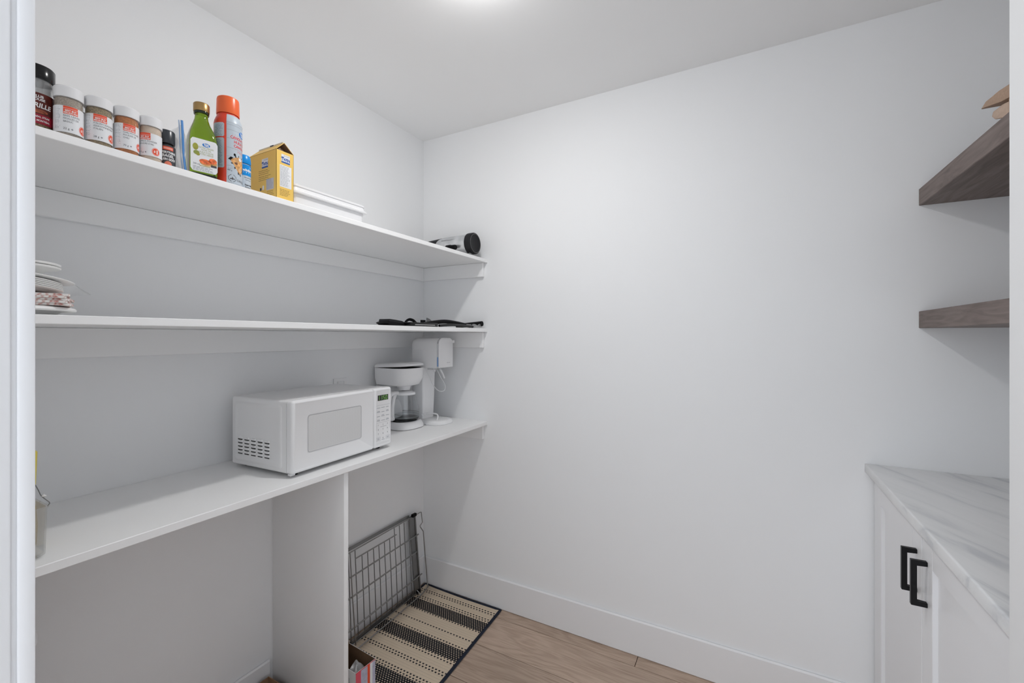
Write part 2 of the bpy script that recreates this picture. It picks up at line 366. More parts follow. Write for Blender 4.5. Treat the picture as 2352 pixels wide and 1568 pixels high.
def fan(name, poly, m, parent, mp, c=None, rings=3):
    cx = sum(p[0] for p in poly) / len(poly); cy = sum(p[1] for p in poly) / len(poly)
    bm = bmesh.new(); n = len(poly); c0 = bm.verts.new(mp(cx, cy)); prev = None
    for k in range(1, rings + 1):
        t = k / rings; cur = [bm.verts.new(mp(cx + (p[0] - cx) * t, cy + (p[1] - cy) * t)) for p in poly]
        for i in range(n):
            j = (i + 1) % n
            if prev is None: bm.faces.new((c0, cur[i], cur[j]))
            else: bm.faces.new((prev[i], cur[i], cur[j], prev[j]))
        prev = cur
    return link(name, bm_out(bm, name), m, parent)
def ell(cx, cy, rx, ry, n=24, a0=0): return [(cx + rx * math.cos(2 * PI * i / n + a0), cy + ry * math.sin(2 * PI * i / n + a0)) for i in range(n)]
def bars(name, L, m, parent, mp):
    """rows of tiny unreadable print"""
    bm = bmesh.new()
    for (u, v, wd, h) in L:
        k = max(1, int(wd / .006)); q = [[bm.verts.new(mp(u + wd * i / k, v)), bm.verts.new(mp(u + wd * i / k, v + h))] for i in range(k + 1)]
        for a, b in zip(q, q[1:]): bm.faces.new((a[0], b[0], b[1], a[1]))
    return link(name, bm_out(bm, name), m, parent)
def para(u0, v0, wd, n, dv, h, seed=0, gap=.0012):
    rnd = random.Random(seed); L = []
    for i in range(n):
        u = u0; end = u0 + wd * rnd.uniform(.72, 1)
        while u < end - .001:
            l = min(rnd.uniform(.003, .008), end - u); L.append((u, v0 - i * dv, l, h)); u += l + gap
    return L
def text(body, size, m, parent, mp, u=0, v=0, align='LEFT', sx=1.0, bold=0, name='lettering', shear=0):
    c = bpy.data.curves.new('lettering', 'FONT'); c.body = body; c.size = size; c.align_x = align; c.resolution_u = 2; c.offset = bold; c.shear = shear
    o = bpy.data.objects.new('lettering', c); COL.objects.link(o); bpy.context.view_layer.update()
    me = bpy.data.meshes.new_from_object(o.evaluated_get(bpy.context.evaluated_depsgraph_get()))
    bpy.data.objects.remove(o); bpy.data.curves.remove(c); me.name = 'lettering'
    for x in me.vertices: x.co = mp(u + x.co.x * sx, v + x.co.y)
    return link(name, me, m, parent)
def copy_tree(o, parent=None):
    c = o.copy(); COL.objects.link(c); c.parent = parent
    for ch in list(o.children): copy_tree(ch, c)
    return c

# ------------------------------------------------------------------ the room
WX0, WY1, XR, CZ = -.010, .010, 2.37, 2.442          # left wall face, back wall face, right wall face, ceiling
YF0, YF1 = -1.842, -1.727                              # front (door) wall
OX0, OX1, OZ = .952, 1.917, 2.06                       # door opening
YN = -.950                                             # near end of the cabinet niche
struct(box('wall_left', (WX0 - .1, WX0, YF0, WY1 + .1, -.012, CZ), WALL))
struct(box('wall_back', (WX0, XR + .1, WY1, WY1 + .1, -.012, CZ), WALL))
struct(box('wall_right', (XR, XR + .1, YN - .05, WY1, -.012, CZ), WALL))
struct(box('wall_return', (OX1, XR, YF1, YN, -.012, CZ), WALL, bev=.004))
struct(boxes('wall_front', [(WX0, OX0 - .018, YF0, YF1, -.012, CZ), (OX0 - .018, OX1, YF0, YF1, OZ + .018, CZ), (OX1, XR, YF0, YF1, -.012, CZ)], WALL))
struct(box('wall_light_block', (OX1, OX1 + .1, -3.0, YF0, -.012, CZ), WALL))  # unseen wall, added to cut the world light falling on the left jamb
struct(box('wall_light_block.001', (-.3, -.2, -3.0, YF0, -.012, CZ), WALL))  # unseen wall, added so world light enters mostly from straight behind the camera
struct(box('ceiling_light_block', (-.6, OX1 + .1, -3.0, YF0, CZ, CZ + .1), CEIL))  # unseen slab, added to keep overhead world light off the jamb
struct(box('ceiling', (WX0 - .1, XR + .1, YF0, WY1 + .1, CZ, CZ + .1), CEIL))
flo = struct(box('floor', (WX0 - .05, XR + .05, -3.0, WY1 + .05, -.05, -.0125), mat('floor underlay', (.05, .035, .025), .9)))
seams = [WY1, -.061, -.260, -.460, -.660, -.860, -1.060, -1.260, -1.460, -1.660, -1.860, -2.06, -2.26, -2.46, -2.66]
cuts = [[1.162], [1.62], [.12, 1.95], [.75, 1.9], [1.35], [.4, 1.8], [.95], [.2, 1.6], [1.1], [.5, 1.75], [1.3], [.3, 1.7], [.9], [.6, 1.9]]
for i in range(len(seams) - 1):
    ends = [WX0] + cuts[i] + [XR + .0]
    for a, b in zip(ends, ends[1:]):
        g = .0013
        o = box('plank', (-(b - a) / 2 + g, (b - a) / 2 - g, seams[i + 1] - (seams[i] + seams[i + 1]) / 2 + g, seams[i] - (seams[i] + seams[i + 1]) / 2 - g, -.012, 0), OAK, flo, bev=.0008, seg=1)
        o.location = ((a + b) / 2, (seams[i] + seams[i + 1]) / 2, 0)
def bboard(name, b, axis):
    o = box(name, b, TRIM, bev=.005, seg=1); return struct(o)
HB = .153
bboard('baseboard_back', (WX0 + .012, 1.96, WY1 - .012, WY1, 0, HB), 0)
bboard('baseboard_left', (WX0, WX0 + .012, -.853, WY1, 0, HB), 1)
bboard('baseboard_left.001', (WX0, WX0 + .012, YF1, -.8755, 0, HB), 1)
bboard('baseboard_return', (OX1 - .012, OX1, -1.70, YN - .0, 0, HB), 1)
# jamb at the left of the opening: board plus narrow stop strip, with the shadow groove between
struct(box('trim_1', (OX0 - .018, OX0 - .004, YF0 - .011, YF1 - .001, 0, OZ), TRIM))
struct(box('trim_4', (OX0 - .004, OX0 - .0005, YF0 - .012, -1.7435, 0, OZ), TRIM, bev=.0015))
struct(box('trim_2', (OX0 - .004, OX0, -1.7395, YF1, 0, OZ), TRIM, bev=.002))
struct(box('trim_3', (OX0 - .018, OX1, YF0 - .005, YF1, OZ, OZ + .018), TRIM, bev=.002))

# ------------------------------------------------------------------ ceiling lamp
lx, ly, lz = LAMP_POS
t = thing('ceiling_lamp', 'round white flush ceiling lamp above the pantry floor', 'lamp', (lx, ly, lz))
lathe('housing', [(0, 0), (.075, 0), (.075, -.014), (.048, -.018), (0, -.016)], WPL, t, 40)
lathe('diffuser', [(.043, -.0165), (.043, -.021), (.040, -.026), (.028, -.030), (0, -.032)], LAMPM, t, 20)

# ------------------------------------------------------------------ white wall shelves on the left
SD = .407
def wall_shelf(label, z0, z1, cz):
    t = thing('wall_shelf', label, 'shelf', (0, 0, z0))
    box('board', (WX0 + .0005, SD, YF1 + .001, WY1 - .001, 0, z1 - z0), SHELF, t, bev=.0012, seg=1)
    box('cleat', (WX0 + .0005, WX0 + .019, YF1 + .001, WY1 - .020, cz - z0, -.0005), SHELF, t, bev=.0015, seg=1)
    box('cleat', (WX0 + .0005, .388, WY1 - .0195, WY1 - .001, cz - z0, -.0005), SHELF, t, bev=.0015, seg=1)
    return t
ZT, ZM, ZB = 1.7535, 1.402, .930
wall_shelf('white top wall shelf carrying the spice jars and oil bottle', 1.7365, ZT, 1.665)
wall_shelf('white middle wall shelf carrying the plates and black utensils', 1.384, ZM, 1.304)
wall_shelf('white lowest wall shelf carrying the microwave', .911, ZB, .838)
t = thing('shelf_divider', 'white upright panel under the lowest shelf beside the wire rack', 'panel', (.2, -.864, 0))
prism('panel', [(-.194, HB + .002), (-.194, .9105), (.190, .9105), (.190, 0), (-.194, 0)], -.009, .009, 'xzy', SHELF, t, bev=.0008)

# ------------------------------------------------------------------ right side: cabinet, counter, floating shelves
t = thing('base_cabinet', 'white shaker base cabinet with two black-handled doors', 'cabinet', (1.947, -.475, 0))
def B(x0, x1, y0, y1, z0, z1): return (x0 - 1.947, x1 - 1.947, y0 + .475, y1 + .475, z0, z1)
box('body', B(1.968, XR - .001, YN + .001, -.001, .0, .8955), CABW, t)
box('filler_strip', B(1.950, 1.9675, -.031, -.0015, .02, .8955), CABW, t, bev=.001, seg=1)
box('toe_kick', B(1.952, 1.9675, YN + .002, -.032, .001, .085), CABW, t)
def cab_door(y0, y1, hy, name='door'):
    z0, z1, s = .092, .889, .066
    bm = bmesh.new()
    for b in [(1.947, 1.966, y0, y0 + s, z0, z1), (1.947, 1.966, y1 - s, y1, z0, z1), (1.947, 1.966, y0 + s, y1 - s, z1 - s - .003, z1), (1.947, 1.966, y0 + s, y1 - s, z0, z0 + s)]: addbox(bm, B(*b), .001, 1)
    d = link('door', bm_out(bm, 'door'), CABW, t)
    box('panel', B(1.957, 1.965, y0 + s - .004, y1 - s + .004, z0 + s - .004, z1 - s), CABW, d)
    h = .0055; pts = [(1.9465, hy, .826), (1.9465, hy, .826)]
    bm = bmesh.new(); P = [(1.9468, .8262), (1.9165, .8262), (1.9165, .7178), (1.9468, .7178), (1.9468, .7288), (1.9265, .7288), (1.9265, .8152), (1.9468, .8152)]
    a = [bm.verts.new((p[0] - 1.947, hy + .475 - h, p[1])) for p in P]; b = [bm.verts.new((p[0] - 1.947, hy + .475 + h, p[1])) for p in P]
    bm.faces.new(a); bm.faces.new(b)
    for i in range(8): bm.faces.new((a[i], a[(i + 1) % 8], b[(i + 1) % 8], b[i]))
    bmesh.ops.bevel(bm, geom=bm.edges[:], offset=.001, segments=1, affect='EDGES')
    hd = link('handle', bm_out(bm, 'handle'), BMETAL, d); hd['label'] = 'black square bar pull'
cab_door(-.4675, -.0335, -.432); cab_door(-.9470, -.4715, -.504)
tag(box('countertop', (1.925, XR - .0005, YN + .0005, WY1 - .0005, .896, .926), MARBLE, bev=.004, seg=3), 'grey-veined white marble countertop over the white cabinet', 'countertop')
tag(box('floating_shelf', (2.066, XR - .0005, YN + .0005, WY1 - .0005, 1.789, 1.844), DWOOD, bev=.0015, seg=1), 'upper dark-stained wooden floating shelf with the kraft paper bag on it', 'shelf', 'floating wooden shelves')
tag(box('floating_shelf', (2.066, XR - .0005, YN + .0005, WY1 - .0005, 1.388, 1.443), DWOOD, bev=.0015, seg=1), 'lower dark-stained wooden floating shelf, empty, above the marble countertop', 'shelf', 'floating wooden shelves')
# kraft bag lying on the upper floating shelf, its folded mouth sticking out towards the back wall
t = thing('paper_bag', 'crumpled brown kraft paper bag on the upper wooden shelf', 'bag', (2.15, -.60, 1.8445))
loft('body', [[(px * 1.0, y, pz) for px, pz in rrect(.055 * s, .040 * h, .012, 3, 0, .0405 * h + dz)] for y, s, h, dz in ((-.16, .9, .8, 0), (-.12, 1, 1, 0), (0, 1.02, 1.05, 0), (.10, .98, .85, .006), (.135, .95, .62, .02))], KRAFT, t)
def flap(pts, xw, th, nm):
    P = [Vector((0, a, b)) for a, b in pts]
    sheet(nm, lambda u, v: (xw[0] + (xw[1] - xw[0]) * u, pts[int(round(v * (len(pts) - 1)))][0] - .006 * math.sin(u * PI * 2), pts[int(round(v * (len(pts) - 1)))][1] + .004 * math.sin(u * 5 + v * 3)), 6, len(pts) - 1, th, KRAFT, t)
prism('upper_flap', [(.10, .052), (.16, .066), (.262, .094), (.235, .102), (.17, .096), (.10, .085)], -.056, .04, 'yzx', KRAFT, t, bev=.002)
prism('lower_flap', [(.10, .018), (.165, .030), (.205, .042), (.222, .056), (.215, .066), (.17, .062), (.10, .048)], -.050, .035, 'yzx', mat('light kraft paper', (.55, .41, .32), .85, noise=.06, nscale=150), t, bev=.002)
# wall socket behind the microwave
t = thing('wall_socket', 'white wall socket plate half hidden behind the microwave', 'socket', (WX0, -.555, 1.119))
box('plate', (.0005, .006, -.035, .035, -.058, .058), TRIM, t, bev=.002)
for s in (-1, 1): box('outlet', (.006, .0085, -.017, .017, s * .027 - .018, s * .027 + .018), WPL, t, bev=.003)

# ------------------------------------------------------------------ top shelf: spice jars
def jar(label, x, y, r, H, spice, fill, lines, weight, a0, lab, one=True, skew=0):
    """white-lidded jar, H total height above shelf; lab=(z0,z1) of the paper label"""
    t = thing('spice_jar', label, 'jar', (x, y, ZT + .0003), 0, 'white-lidded spice jars'); lz = H - .0225
    lathe('body', [(0, .0), (r - .003, 0), (r - .0005, .002), (r - .0002, .005), (r - .0002, lz - .004), (r - .003, lz), (r - .003, lz + .004)], GLASS, t, 40)
    lathe('spice', [(0, .0025), (r - .003, .0025), (r - .0016, .005), (r - .0016, fill - .004), (r - .003, fill), (0, fill + .002)], spice, t, 32)
    lathe('lid', [(r - .004, lz), (r + .0003, lz), (r + .0005, lz + .002), (r + .0005, H - .003), (r - .0015, H - .0005), (r - .003, H), (0, H)], WPL, t, 40)
    R = r - .0002; mp = cmap(R, a0, off=.0003); m2 = cmap(R, a0, off=.0006); m3 = cmap(R, a0, off=.0009)
    z0, z1 = lab
    patch('label', -r * 1.75, r * 1.9, z0, z1, LABW, t, mp, 40)
    bw = .0215; patch('red_block', -bw / 2, bw / 2, z1 - .0155, z1 - .0002, LABR, t, m2, 10)
    patch('stripe', -bw / 2, bw / 2, z1 - .0048, z1 - .0044, INKW, t, m3, 8)
    text('BEST BUY', .0047, INKW, t, m3, 0, z1 - .0103, 'CENTER', .82, .00012)
    text('MEILLEUR PRIX', .0040, INKW, t, m3, 0, z1 - .0142, 'CENTER', .74, .00012)
    zz = z1 - .0206
    for ln in lines:
        text(ln, .0050, INKK, t, m2, -bw / 2, zz, 'LEFT', .84); zz -= .0056
    text(weight, .0056, INKK, t, m2, -bw / 2, z0 + .0055, 'LEFT', .95)
    patch('heart_mark', .0005, .0035, z0 + .0055, z0 + .009, INKG, t, m2, 2, rc=.0012)
    bars('fine_print', para(-bw / 2 - .0145, z1 - .004, .0105, 20, .00215, .0006, seed=int(x * 1e4 + y * 1e3)), INKG, t, m2)
    if one:
        ca = .0205
        fan('price_ring', ell(ca, z0 + .0115, .0078, .0088), LABR, t, m2); fan('price_rim', ell(ca, z0 + .0115, .0070, .0080), INKW, t, cmap(R, a0, off=.0007)); fan('price_spot', ell(ca, z0 + .0115, .0065, .0075), LABR, t, cmap(R, a0, off=.0008))
        text('$', .0062, INKW, t, m3, ca - .0044, z0 + .0095, 'LEFT', 1, .0002); text('1', .0118, INKW, t, m3, ca - .0008, z0 + .0072, 'LEFT', 1, .0005)
    return t
D = math.radians
jar('white-lidded jar of basil leaves between the grill seasoning jar and italian seasoning jar', .381, -1.539, .0217, .0985, SPICE1, .0755, ['BASIL LEAVES', 'FEUILLES DE', 'BASILIC'], '22 g', D(-8), (.0060, .0575))
jar('white-lidded jar of green-brown italian seasoning, second in the white-lidded row', .380, -1.493, .0220, .1005, SPICE2, .0775, ['ITALIAN SEASONING', 'ASSAISONNEMENT', 'ITALIEN'], '28 g', D(-11), (.0085, .0625))
jar('white-lidded jar of orange-red chili powder', .380, -1.447, .0217, .1015, SPICE3, .0785, ['CHILI POWDER', 'POUDRE DE', 'CHILI'], '70 g', D(-5), (.0090, .0630))
jar('white-lidded jar of pale garlic powder with the red $1 spot in full view', .381, -1.404, .0212, .0995, SPICE4, .0765, ['GARLIC POWDER', "POUDRE D'AIL"], '75 g', D(-50), (.0095, .0600))

# tall steak spice jar with black lid at the far left
t = thing('seasoning_jar', 'tall steak seasoning jar with black lid and dark red label at the left jamb', 'jar', (.352, -1.577, ZT + .0003)); r = .0255
lathe('body', [(0, 0), (r - .003, 0), (r, .003), (r, .076), (r - .002, .083), (r - .0035, .088), (r - .0015, .093), (r - .0015, .100), (r - .004, .103)], GLASS, t, 40)
lathe('neck', [(r - .0042, .0765), (r - .0040, .0875), (r - .0022, .093), (r - .0022, .1022), (0, .1024)], thin('smoky neck', (.62, .62, .62), .8, .05, .12), t, 36)
lathe('spice', [(0, .003), (r - .004, .003), (r - .0018, .006), (r - .0018, .07), (0, .072)], SPICE5, t, 32)
lathe('lid', [(r - .005, .1025), (r + .0005, .1025), (r + .0008, .105), (r + .0008, .127), (r - .001, .1295), (0, .130)], BLKG, t, 40)
a0 = D(-10); mp = cmap(r, a0); m2 = cmap(r, a0, off=.0008)
patch('label', -.044, .035, .0145, .074, MAROON, t, mp, 30)
patch('crimson_band', -.044, .0345, .0145, .033, CRIM, t, cmap(r, a0, off=.0006), 24)
text('CLUB', .0068, INKW, t, m2, 0.001, .0645, 'CENTER', .9, .0002); text('HOUSE', .0062, INKW, t, m2, .001, .0588, 'CENTER', .95, .0002)
text('laGRILLE', .0125, INKW, t, m2, .0, .0455, 'CENTER', .84, .0003, shear=.15)
text('MONTREAL STEAK', .0050, INKW, t, m2, .001, .0262, 'CENTER', .8, .0001); text('BIFTECK MONTRÉAL', .0050, INKW, t, m2, .001, .0190, 'CENTER', .72, .0001)
fan('spice_picture', ell(.002, .0385, .013, .0035), mat('spice picture', (.36, .09, .04), .5, noise=.5, nscale=300), t, cmap(r, a0, off=.0007))

# a small jar with yellow label standing behind the white-lidded row
t = thing('spice_jar', 'small yellow-labelled jar hidden behind the basil and italian seasoning jars', 'jar', (.318, -1.497, ZT + .0003)); r = .017
lathe('body', [(0, 0), (r, 0), (r, .066), (r - .003, .07)], mat('brown glass', (.06, .035, .02), .1), t, 28)
patch('label', -.03, .03, .044, .062, YEL, t, cmap(r, D(-14)), 20); patch('band', -.03, .03, .026, .043, LABG, t, cmap(r, D(-14)), 20)
lathe('lid', [(r - .002, .0702), (r, .0702), (r, .082), (0, .083)], BLK, t, 28)

# everything-bagel jar, dark screw lid
t = thing('spice_jar', 'dark-lidded jar with black everything bagel label', 'jar', (.362, -1.366, ZT + .0003)); r = .0185
lathe('body', [(0, 0), (r - .002, 0), (r, .002), (r, .052), (r - .002, .057), (r - .0035, .060)], GLASS, t, 36)
lathe('spice', [(0, .003), (r - .0018, .003), (r - .0018, .05), (0, .052)], SPICE6, t, 28)
lathe('lid', [(r - .004, .0605), (r - .001, .0605), (r - .0006, .063), (r - .0006, .088), (r - .002, .0905), (0, .091)], mat('dark grey lid', (.035, .04, .048), .28), t, 40)
a0 = D(-6); mp = cmap(r, a0); m2 = cmap(r, a0, off=.0008)
patch('label', -.028, .028, .004, .0535, LABK, t, mp, 24)
patch('logo_block', -.011, .0095, .0425, .0505, LABR, t, cmap(r, a0, off=.0006), 8); patch('logo_line', -.0095, .008, .0445, .0485, mat('salmon ink', (.8, .35, .28), .5), t, m2, 8)
for s, z, sz, k in (('EVERYTHING', .0345, .0070, .80), ('BAGEL', .0262, .0090, .86), ('PLEIN GOÛT', .0185, .0070, .80)): text(s, sz, INKW, t, m2, -.0005, z, 'CENTER', k, .00025)
fan('seal', ell(-.001, .009, .0072, .0075), mat('coral seal', (.75, .2, .12), .5), t, m2)

# clear zip bag with a blue zipper
t = thing('zip_bag', 'clear zip bag with blue zipper leaning beside the oil bottle', 'bag', (.346, -1.343, ZT + .0006))
def bagf(side):
    def f(u, v):
        bul = math.sin(u * PI) * math.sin(min(v * 1.25, 1) * PI * .9 + .1) * .010
        y = -.030 + .042 * u + .003 * math.sin(9 * v + 2 * u); x = -.020 + .048 * u + .004 * math.sin(7 * v + 5 * u) + side * bul
        return (x, y - side * bul * .5, v * (.092 + .030 * u ** 2) + .0005 * math.sin(u * 30))
    return f
sheet('film', bagf(1), 14, 14, 0, BAGP, t); sheet('film', bagf(-1), 14, 14, 0, BAGP, t)
zp = [(.0335 - .004 * math.sin(4 * v + .4), .0065 + .0055 * (1 - v) - .006 * v, .001 + .1215 * v) for v in [i / 12 for i in range(13)]]
tube('zipper', zp, .0028, mat('blue zipper', (.10, .28, .62), .35), t, 8, flat=.5)
tube('zipper', [(a - .004, b - .0045, c) for a, b, c in zp], .0013, mat('pale blue zipper', (.45, .58, .78), .3), t, 6)

# olive oil bottle
t = thing('oil_bottle', 'green olive oil bottle with gold cap and white label', 'bottle', (.363, -1.290, ZT + .0003), D(-14))
def sq(s, k): return rrect(s, s, min(s * .98, k), 6)
prof = [(.0005, .026, .010), (.004, .029, .009), (.090, .029, .010), (.108, .0275, .013), (.124, .0235, .016), (.138, .0185, .017), (.150, .0148, .0145), (.158, .0138, .0135), (.163, .0138, .0135)]
loft('body', [[(a, b, z) for a, b in sq(s, k)] for z, s, k in prof], OIL, t)
lathe('neck_ring', [(.0100, .1635), (.0160, .1635), (.0165, .166), (.0160, .169), (.010, .169)], BOTG, t, 32)
lathe('cap', [(.010, .1695), (.0168, .1695), (.0172, .172), (.0172, .188), (.0160, .190), (0, .190)], GOLD, t, 40)
loft('foot', [[(a, b, z) for a, b in sq(s, .0095)] for z, s in ((.0002, .0268), (.004, .0294), (.0085, .0294))], BOTG, t)
X0 = .0291
mp = pmap((X0, 0, 0), (0, 1, 0), (0, 0, 1), .0004); m2 = pmap((X0, 0, 0), (0, 1, 0), (0, 0, 1), .0008); m3 = pmap((X0, 0, 0), (0, 1, 0), (0, 0, 1), .0012)
m4 = pmap((X0, 0, 0), (0, 1, 0), (0, 0, 1), .0016)
patch('label', -.0285, .0275, .0120, .0925, LABW, t, mp, 16, rc=.007)
def oval_logo(t, m2, m3, u, v, rx, ry, s):
    fan('logo_oval', ell(u, v, rx, ry), LOGOB, t, m2)
    text('Great', s, INKW, t, m3, u, v + ry * .08, 'CENTER', .9, .0002); text('Value', s, INKW, t, m3, u + rx * .1, v - ry * .62, 'CENTER', .9, .0002)
oval_logo(t, m2, m3, .0035, .0795, .0080, .0048, .0048)
for s, z in (('EXTRA VIRGIN', .0700), ('OLIVE OIL', .0648), ("HUILE D'OLIVE", .0590), ('EXTRA VIERGE', .0538)): text(s, .0060, INKGR, t, m2, .0035, z, 'CENTER', .78)
fan('olive_picture', ell(-.0185, .071, .0058, .0085), OLIVE, t, m2); fan('olive_picture', ell(-.0165, .057, .0062, .0052), mat('olive leaf print', (.25, .30, .06), .5), t, m2); fan('olive_picture', ell(-.0135, .0535, .0040, .0034), OLIVE, t, m3)
fan('bread_picture', ell(.004, .0345, .0135, .0062, a0=0), BREAD, t, m2); fan('topping_picture', ell(.002, .0385, .0130, .0062), FOOD, t, m3)
fan('bread_picture', ell(.0185, .0375, .0078, .0075), BREAD, t, m2); fan('topping_picture', ell(.0175, .0435, .0085, .0068), FOOD, t, m3)
text('500 mL', .0062, INKK, t, m2, -.0235, .0275, 'LEFT', .8); patch('black_tag', .0135, .0255, .0285, .0335, INKK, t, m4, 2); patch('green_line', -.010, .012, .0262, .0275, OLIVE, t, m3, 3)
bars('fine_print', para(-.0235, .0225, .047, 4, .0028, .0012, 5), INKG, t, m2)

# cooking spray can
t = thing('spray_can', 'tall red and grey canola cooking spray can with orange cap', 'can', (.368, -1.229, ZT + .0003)); r = .0318
lathe('body', [(0, 0), (r - .001, 0), (r, .001), (r, .160), (r - .0015, .168), (r - .0045, .176), (r - .007, .182), (r - .008, .186), (0, .186)], REDC, t, 48)
lathe('cap', [(.0245, .1862), (.0258, .1862), (.0262, .188), (.0254, .225), (.0245, .229), (.021, .2315), (0, .232)], ORANGE, t, 40)
a0 = D(6); mp = cmap(r, a0); m2 = cmap(r, a0, off=.0008); m3 = cmap(r, a0, off=.0012); m4 = cmap(r, a0, off=.0016)
patch('front_panel', -.0225, .042, .0008, .160, LABG, t, mp, 34)
bm = bmesh.new()   # front panel runs on over the shoulder
rows = [(r, .160), (r - .0015, .168), (r - .0045, .176), (r - .0068, .1815)]
G = [[bm.verts.new(((rr + .0005) * math.cos(a0 + (-.0225 + .0645 * i / 20) / r), (rr + .0005) * math.sin(a0 + (-.0225 + .0645 * i / 20) / r), z)) for rr, z in rows] for i in range(21)]
for i in range(20):
    for j in range(3): bm.faces.new((G[i][j], G[i + 1][j], G[i + 1][j + 1], G[i][j + 1]))
link('shoulder_panel', bm_out(bm, 'p'), LABG, t, smooth=True)
patch('side_panel', -.060, -.0275, .120, .156, LABG, t, mp, 14, rc=.003); patch('side_panel', -.060, -.0275, .040, .117, LABG, t, mp, 14, rc=.003)
bars('fine_print', para(-.056, .150, .025, 9, .0034, .0011, 2) + para(-.056, .111, .025, 22, .0031, .0011, 3), mat('blue grey ink', (.16, .22, .36), .5), t, m2)
bars('plank_line', [(-.0235, z, .06, .0007) for z in (.047, .071, .094, .118, .140, .153)], INKG, t, m2)
oval_logo(t, m3, m4, .0195, .1370, .0115, .0082, .0070)
text('CANOLA OIL', .0100, INKR, t, m2, -.0140, .1195, 'LEFT', .82, .0003)
text('HUILE DE', .0100, INKR, t, m2, -.0060, .1085, 'LEFT', .84, .0003); text('CANOLA', .0100, INKR, t, m2, -.0065, .0980, 'LEFT', .84, .0003)
bars('red_line', [(-.0095, .1300, .04, .0005), (-.0095, .0920, .04, .0005)] + para(.0035, .0885, .03, 2, .003, .0011, 4), INKR, t, m2)
pan = [(-.0145, .0650), (-.0085, .0715), (.002, .0775), (.012, .0800), (.026, .0795), (.034, .060), (.030, .036), (.018, .0275), (.010, .0300), (.000, .043), (-.008, .055)]
pan = [(a - .0045, b) for a, b in pan]
fan('pan_picture', pan, BLK, t, m2, rings=5); fan('pan_handle', ell(-.004, .0785, .0028, .0034), BLK, t, m3)
cu, cv = .0080, .0545
fan('chicken_picture', [(cu + (p[0] - cu) * .80, cv + (p[1] - cv) * .80) for p in pan], FOOD2, t, m3, rings=5)
for u, v, rx, ry, mm in ((.0015, .066, .006, .0045, BREAD), (.0085, .053, .0075, .006, FOOD2), (.0115, .070, .005, .004, LABW), (-.0005, .057, .004, .003, mat('dark sear', (.16, .06, .03), .5)), (.0115, .042, .006, .005, mat('pale chicken', (.78, .48, .26), .5, noise=.2, nscale=200))): fan('chicken_piece', ell(u, v, rx, ry, 14), mm, t, m4)
fan('hazard_sign', ell(-.0095, .0165, .0098, .0098, 8, PI / 8), INKK, t, m2, rings=2); fan('hazard_ground', ell(-.0095, .0165, .0086, .0086, 8, PI / 8), LABG, t, m3, rings=2)
fan('hazard_symbol', [(-.0155, .0125), (-.0135, .0165), (-.0112, .0155), (-.0095, .0205), (-.0078, .0155), (-.0055, .0165), (-.0035, .0125), (-.0075, .0138), (-.0095, .0118), (-.0115, .0138)], INKK, t, m4, rings=2)
text('400 g', .0058, INKK, t, m2, -.0205, .0345, 'LEFT', .8); text('DANGER', .0085, INKK, t, m2, .0022, .0110, 'LEFT', .8)
bars('fine_print', para(-.0195, .0430, .018, 2, .0028, .001, 8) + para(-.019, .0035, .05, 2, .0028, .001, 9), INKG, t, m2)

# blue salt shaker
t = thing('salt_shaker', 'blue-capped salt shaker between the spray can and yellow carton', 'jar', (.361, -1.186, ZT + .0003)); r = .0185
lathe('body', [(0, 0), (r - .001, 0), (r, .001), (r, .070), (r - .002, .0735), (r - .004, .0745)], LABG, t, 36)
lathe('cap', [(r - .006, .075), (r - .0008, .075), (r + .0003, .078), (r - .001, .096), (r - .003, .0985), (0, .099)], BLUE, t, 36)
a0 = D(10); mp = cmap(r, a0); m2 = cmap(r, a0, off=.0008)
patch('blue_band', -.05, .05, .042, .0715, BLUE, t, mp, 40)
text('windsor', .0105, INKW, t, m2, .000, .0535, 'CENTER', .80, .0004); bars('swash', [(-.012, .0495, .021, .0014), (.0035, .0655, .003, .0008), (.0065, .0630, .0008, .003), (.0095, .0655, .006, .0008)], INKW, t, m2)
text('Natural Sea Salt', .0042, INKK, t, m2, .001, .0350, 'CENTER', .8); text('Sel de mer', .0042, INKK, t, m2, .0, .0290, 'CENTER', .8)
text('Super Refill', .0060, INKK, t, m2, .002, .0150, 'CENTER', .78, .0002); text('Recharge', .0060, INKK, t, m2, .001, .0080, 'CENTER', .8, .0002)

# yellow sweetener carton with its gable end torn open
t = thing('sweetener_carton', 'yellow sweetener carton with torn open gable top', 'box', (.335, -1.0895, ZT + .0003))
hx, hy, Hc = .065, .0265, .138; th = .0008
bm = bmesh.new()
addbox(bm, (-hx, hx, -hy, -hy + th, 0, Hc)); addbox(bm, (-hx, hx, hy - th, hy, 0, Hc)); addbox(bm, (-hx, -hx + th, -hy, hy, 0, Hc)); addbox(bm, (hx - th, hx, -hy, hy, 0, Hc)); addbox(bm, (-hx, hx, -hy, hy, 0, th))
link('carton', bm_out(bm, 'carton'), YEL, t)
def slope(s, nm, m, dx=0, zz=0):
    pts = [(-hx + dx, s * hy, Hc), (hx - dx, s * hy, Hc), (hx - .004 - dx, 0, Hc + .0265 + zz), (-hx + .004 + dx, 0, Hc + .0265 + zz)]
    bm = bmesh.new(); a = [bm.verts.new(p) for p in pts]; n = Vector((0, s * .7, .7)) * .0008; b = [bm.verts.new(Vector(p) + n) for p in pts]
    bm.faces.new(a); bm.faces.new(b)
    for i in range(4): bm.faces.new((a[i], a[(i + 1) % 4], b[(i + 1) % 4], b[i]))
    return link(nm, bm_out(bm, nm), m, t)
slope(-1, 'roof_panel', YEL); slope(1, 'roof_panel', YEL); slope(-1, 'inner_panel', KRAFTD, .001, -.0012); slope(1, 'inner_panel', KRAFTD, .001, -.0012)
box('back_liner', (-.005, -.0035, -hy + .002, hy - .002, Hc - .02, Hc + .003), KRAFTD, t)
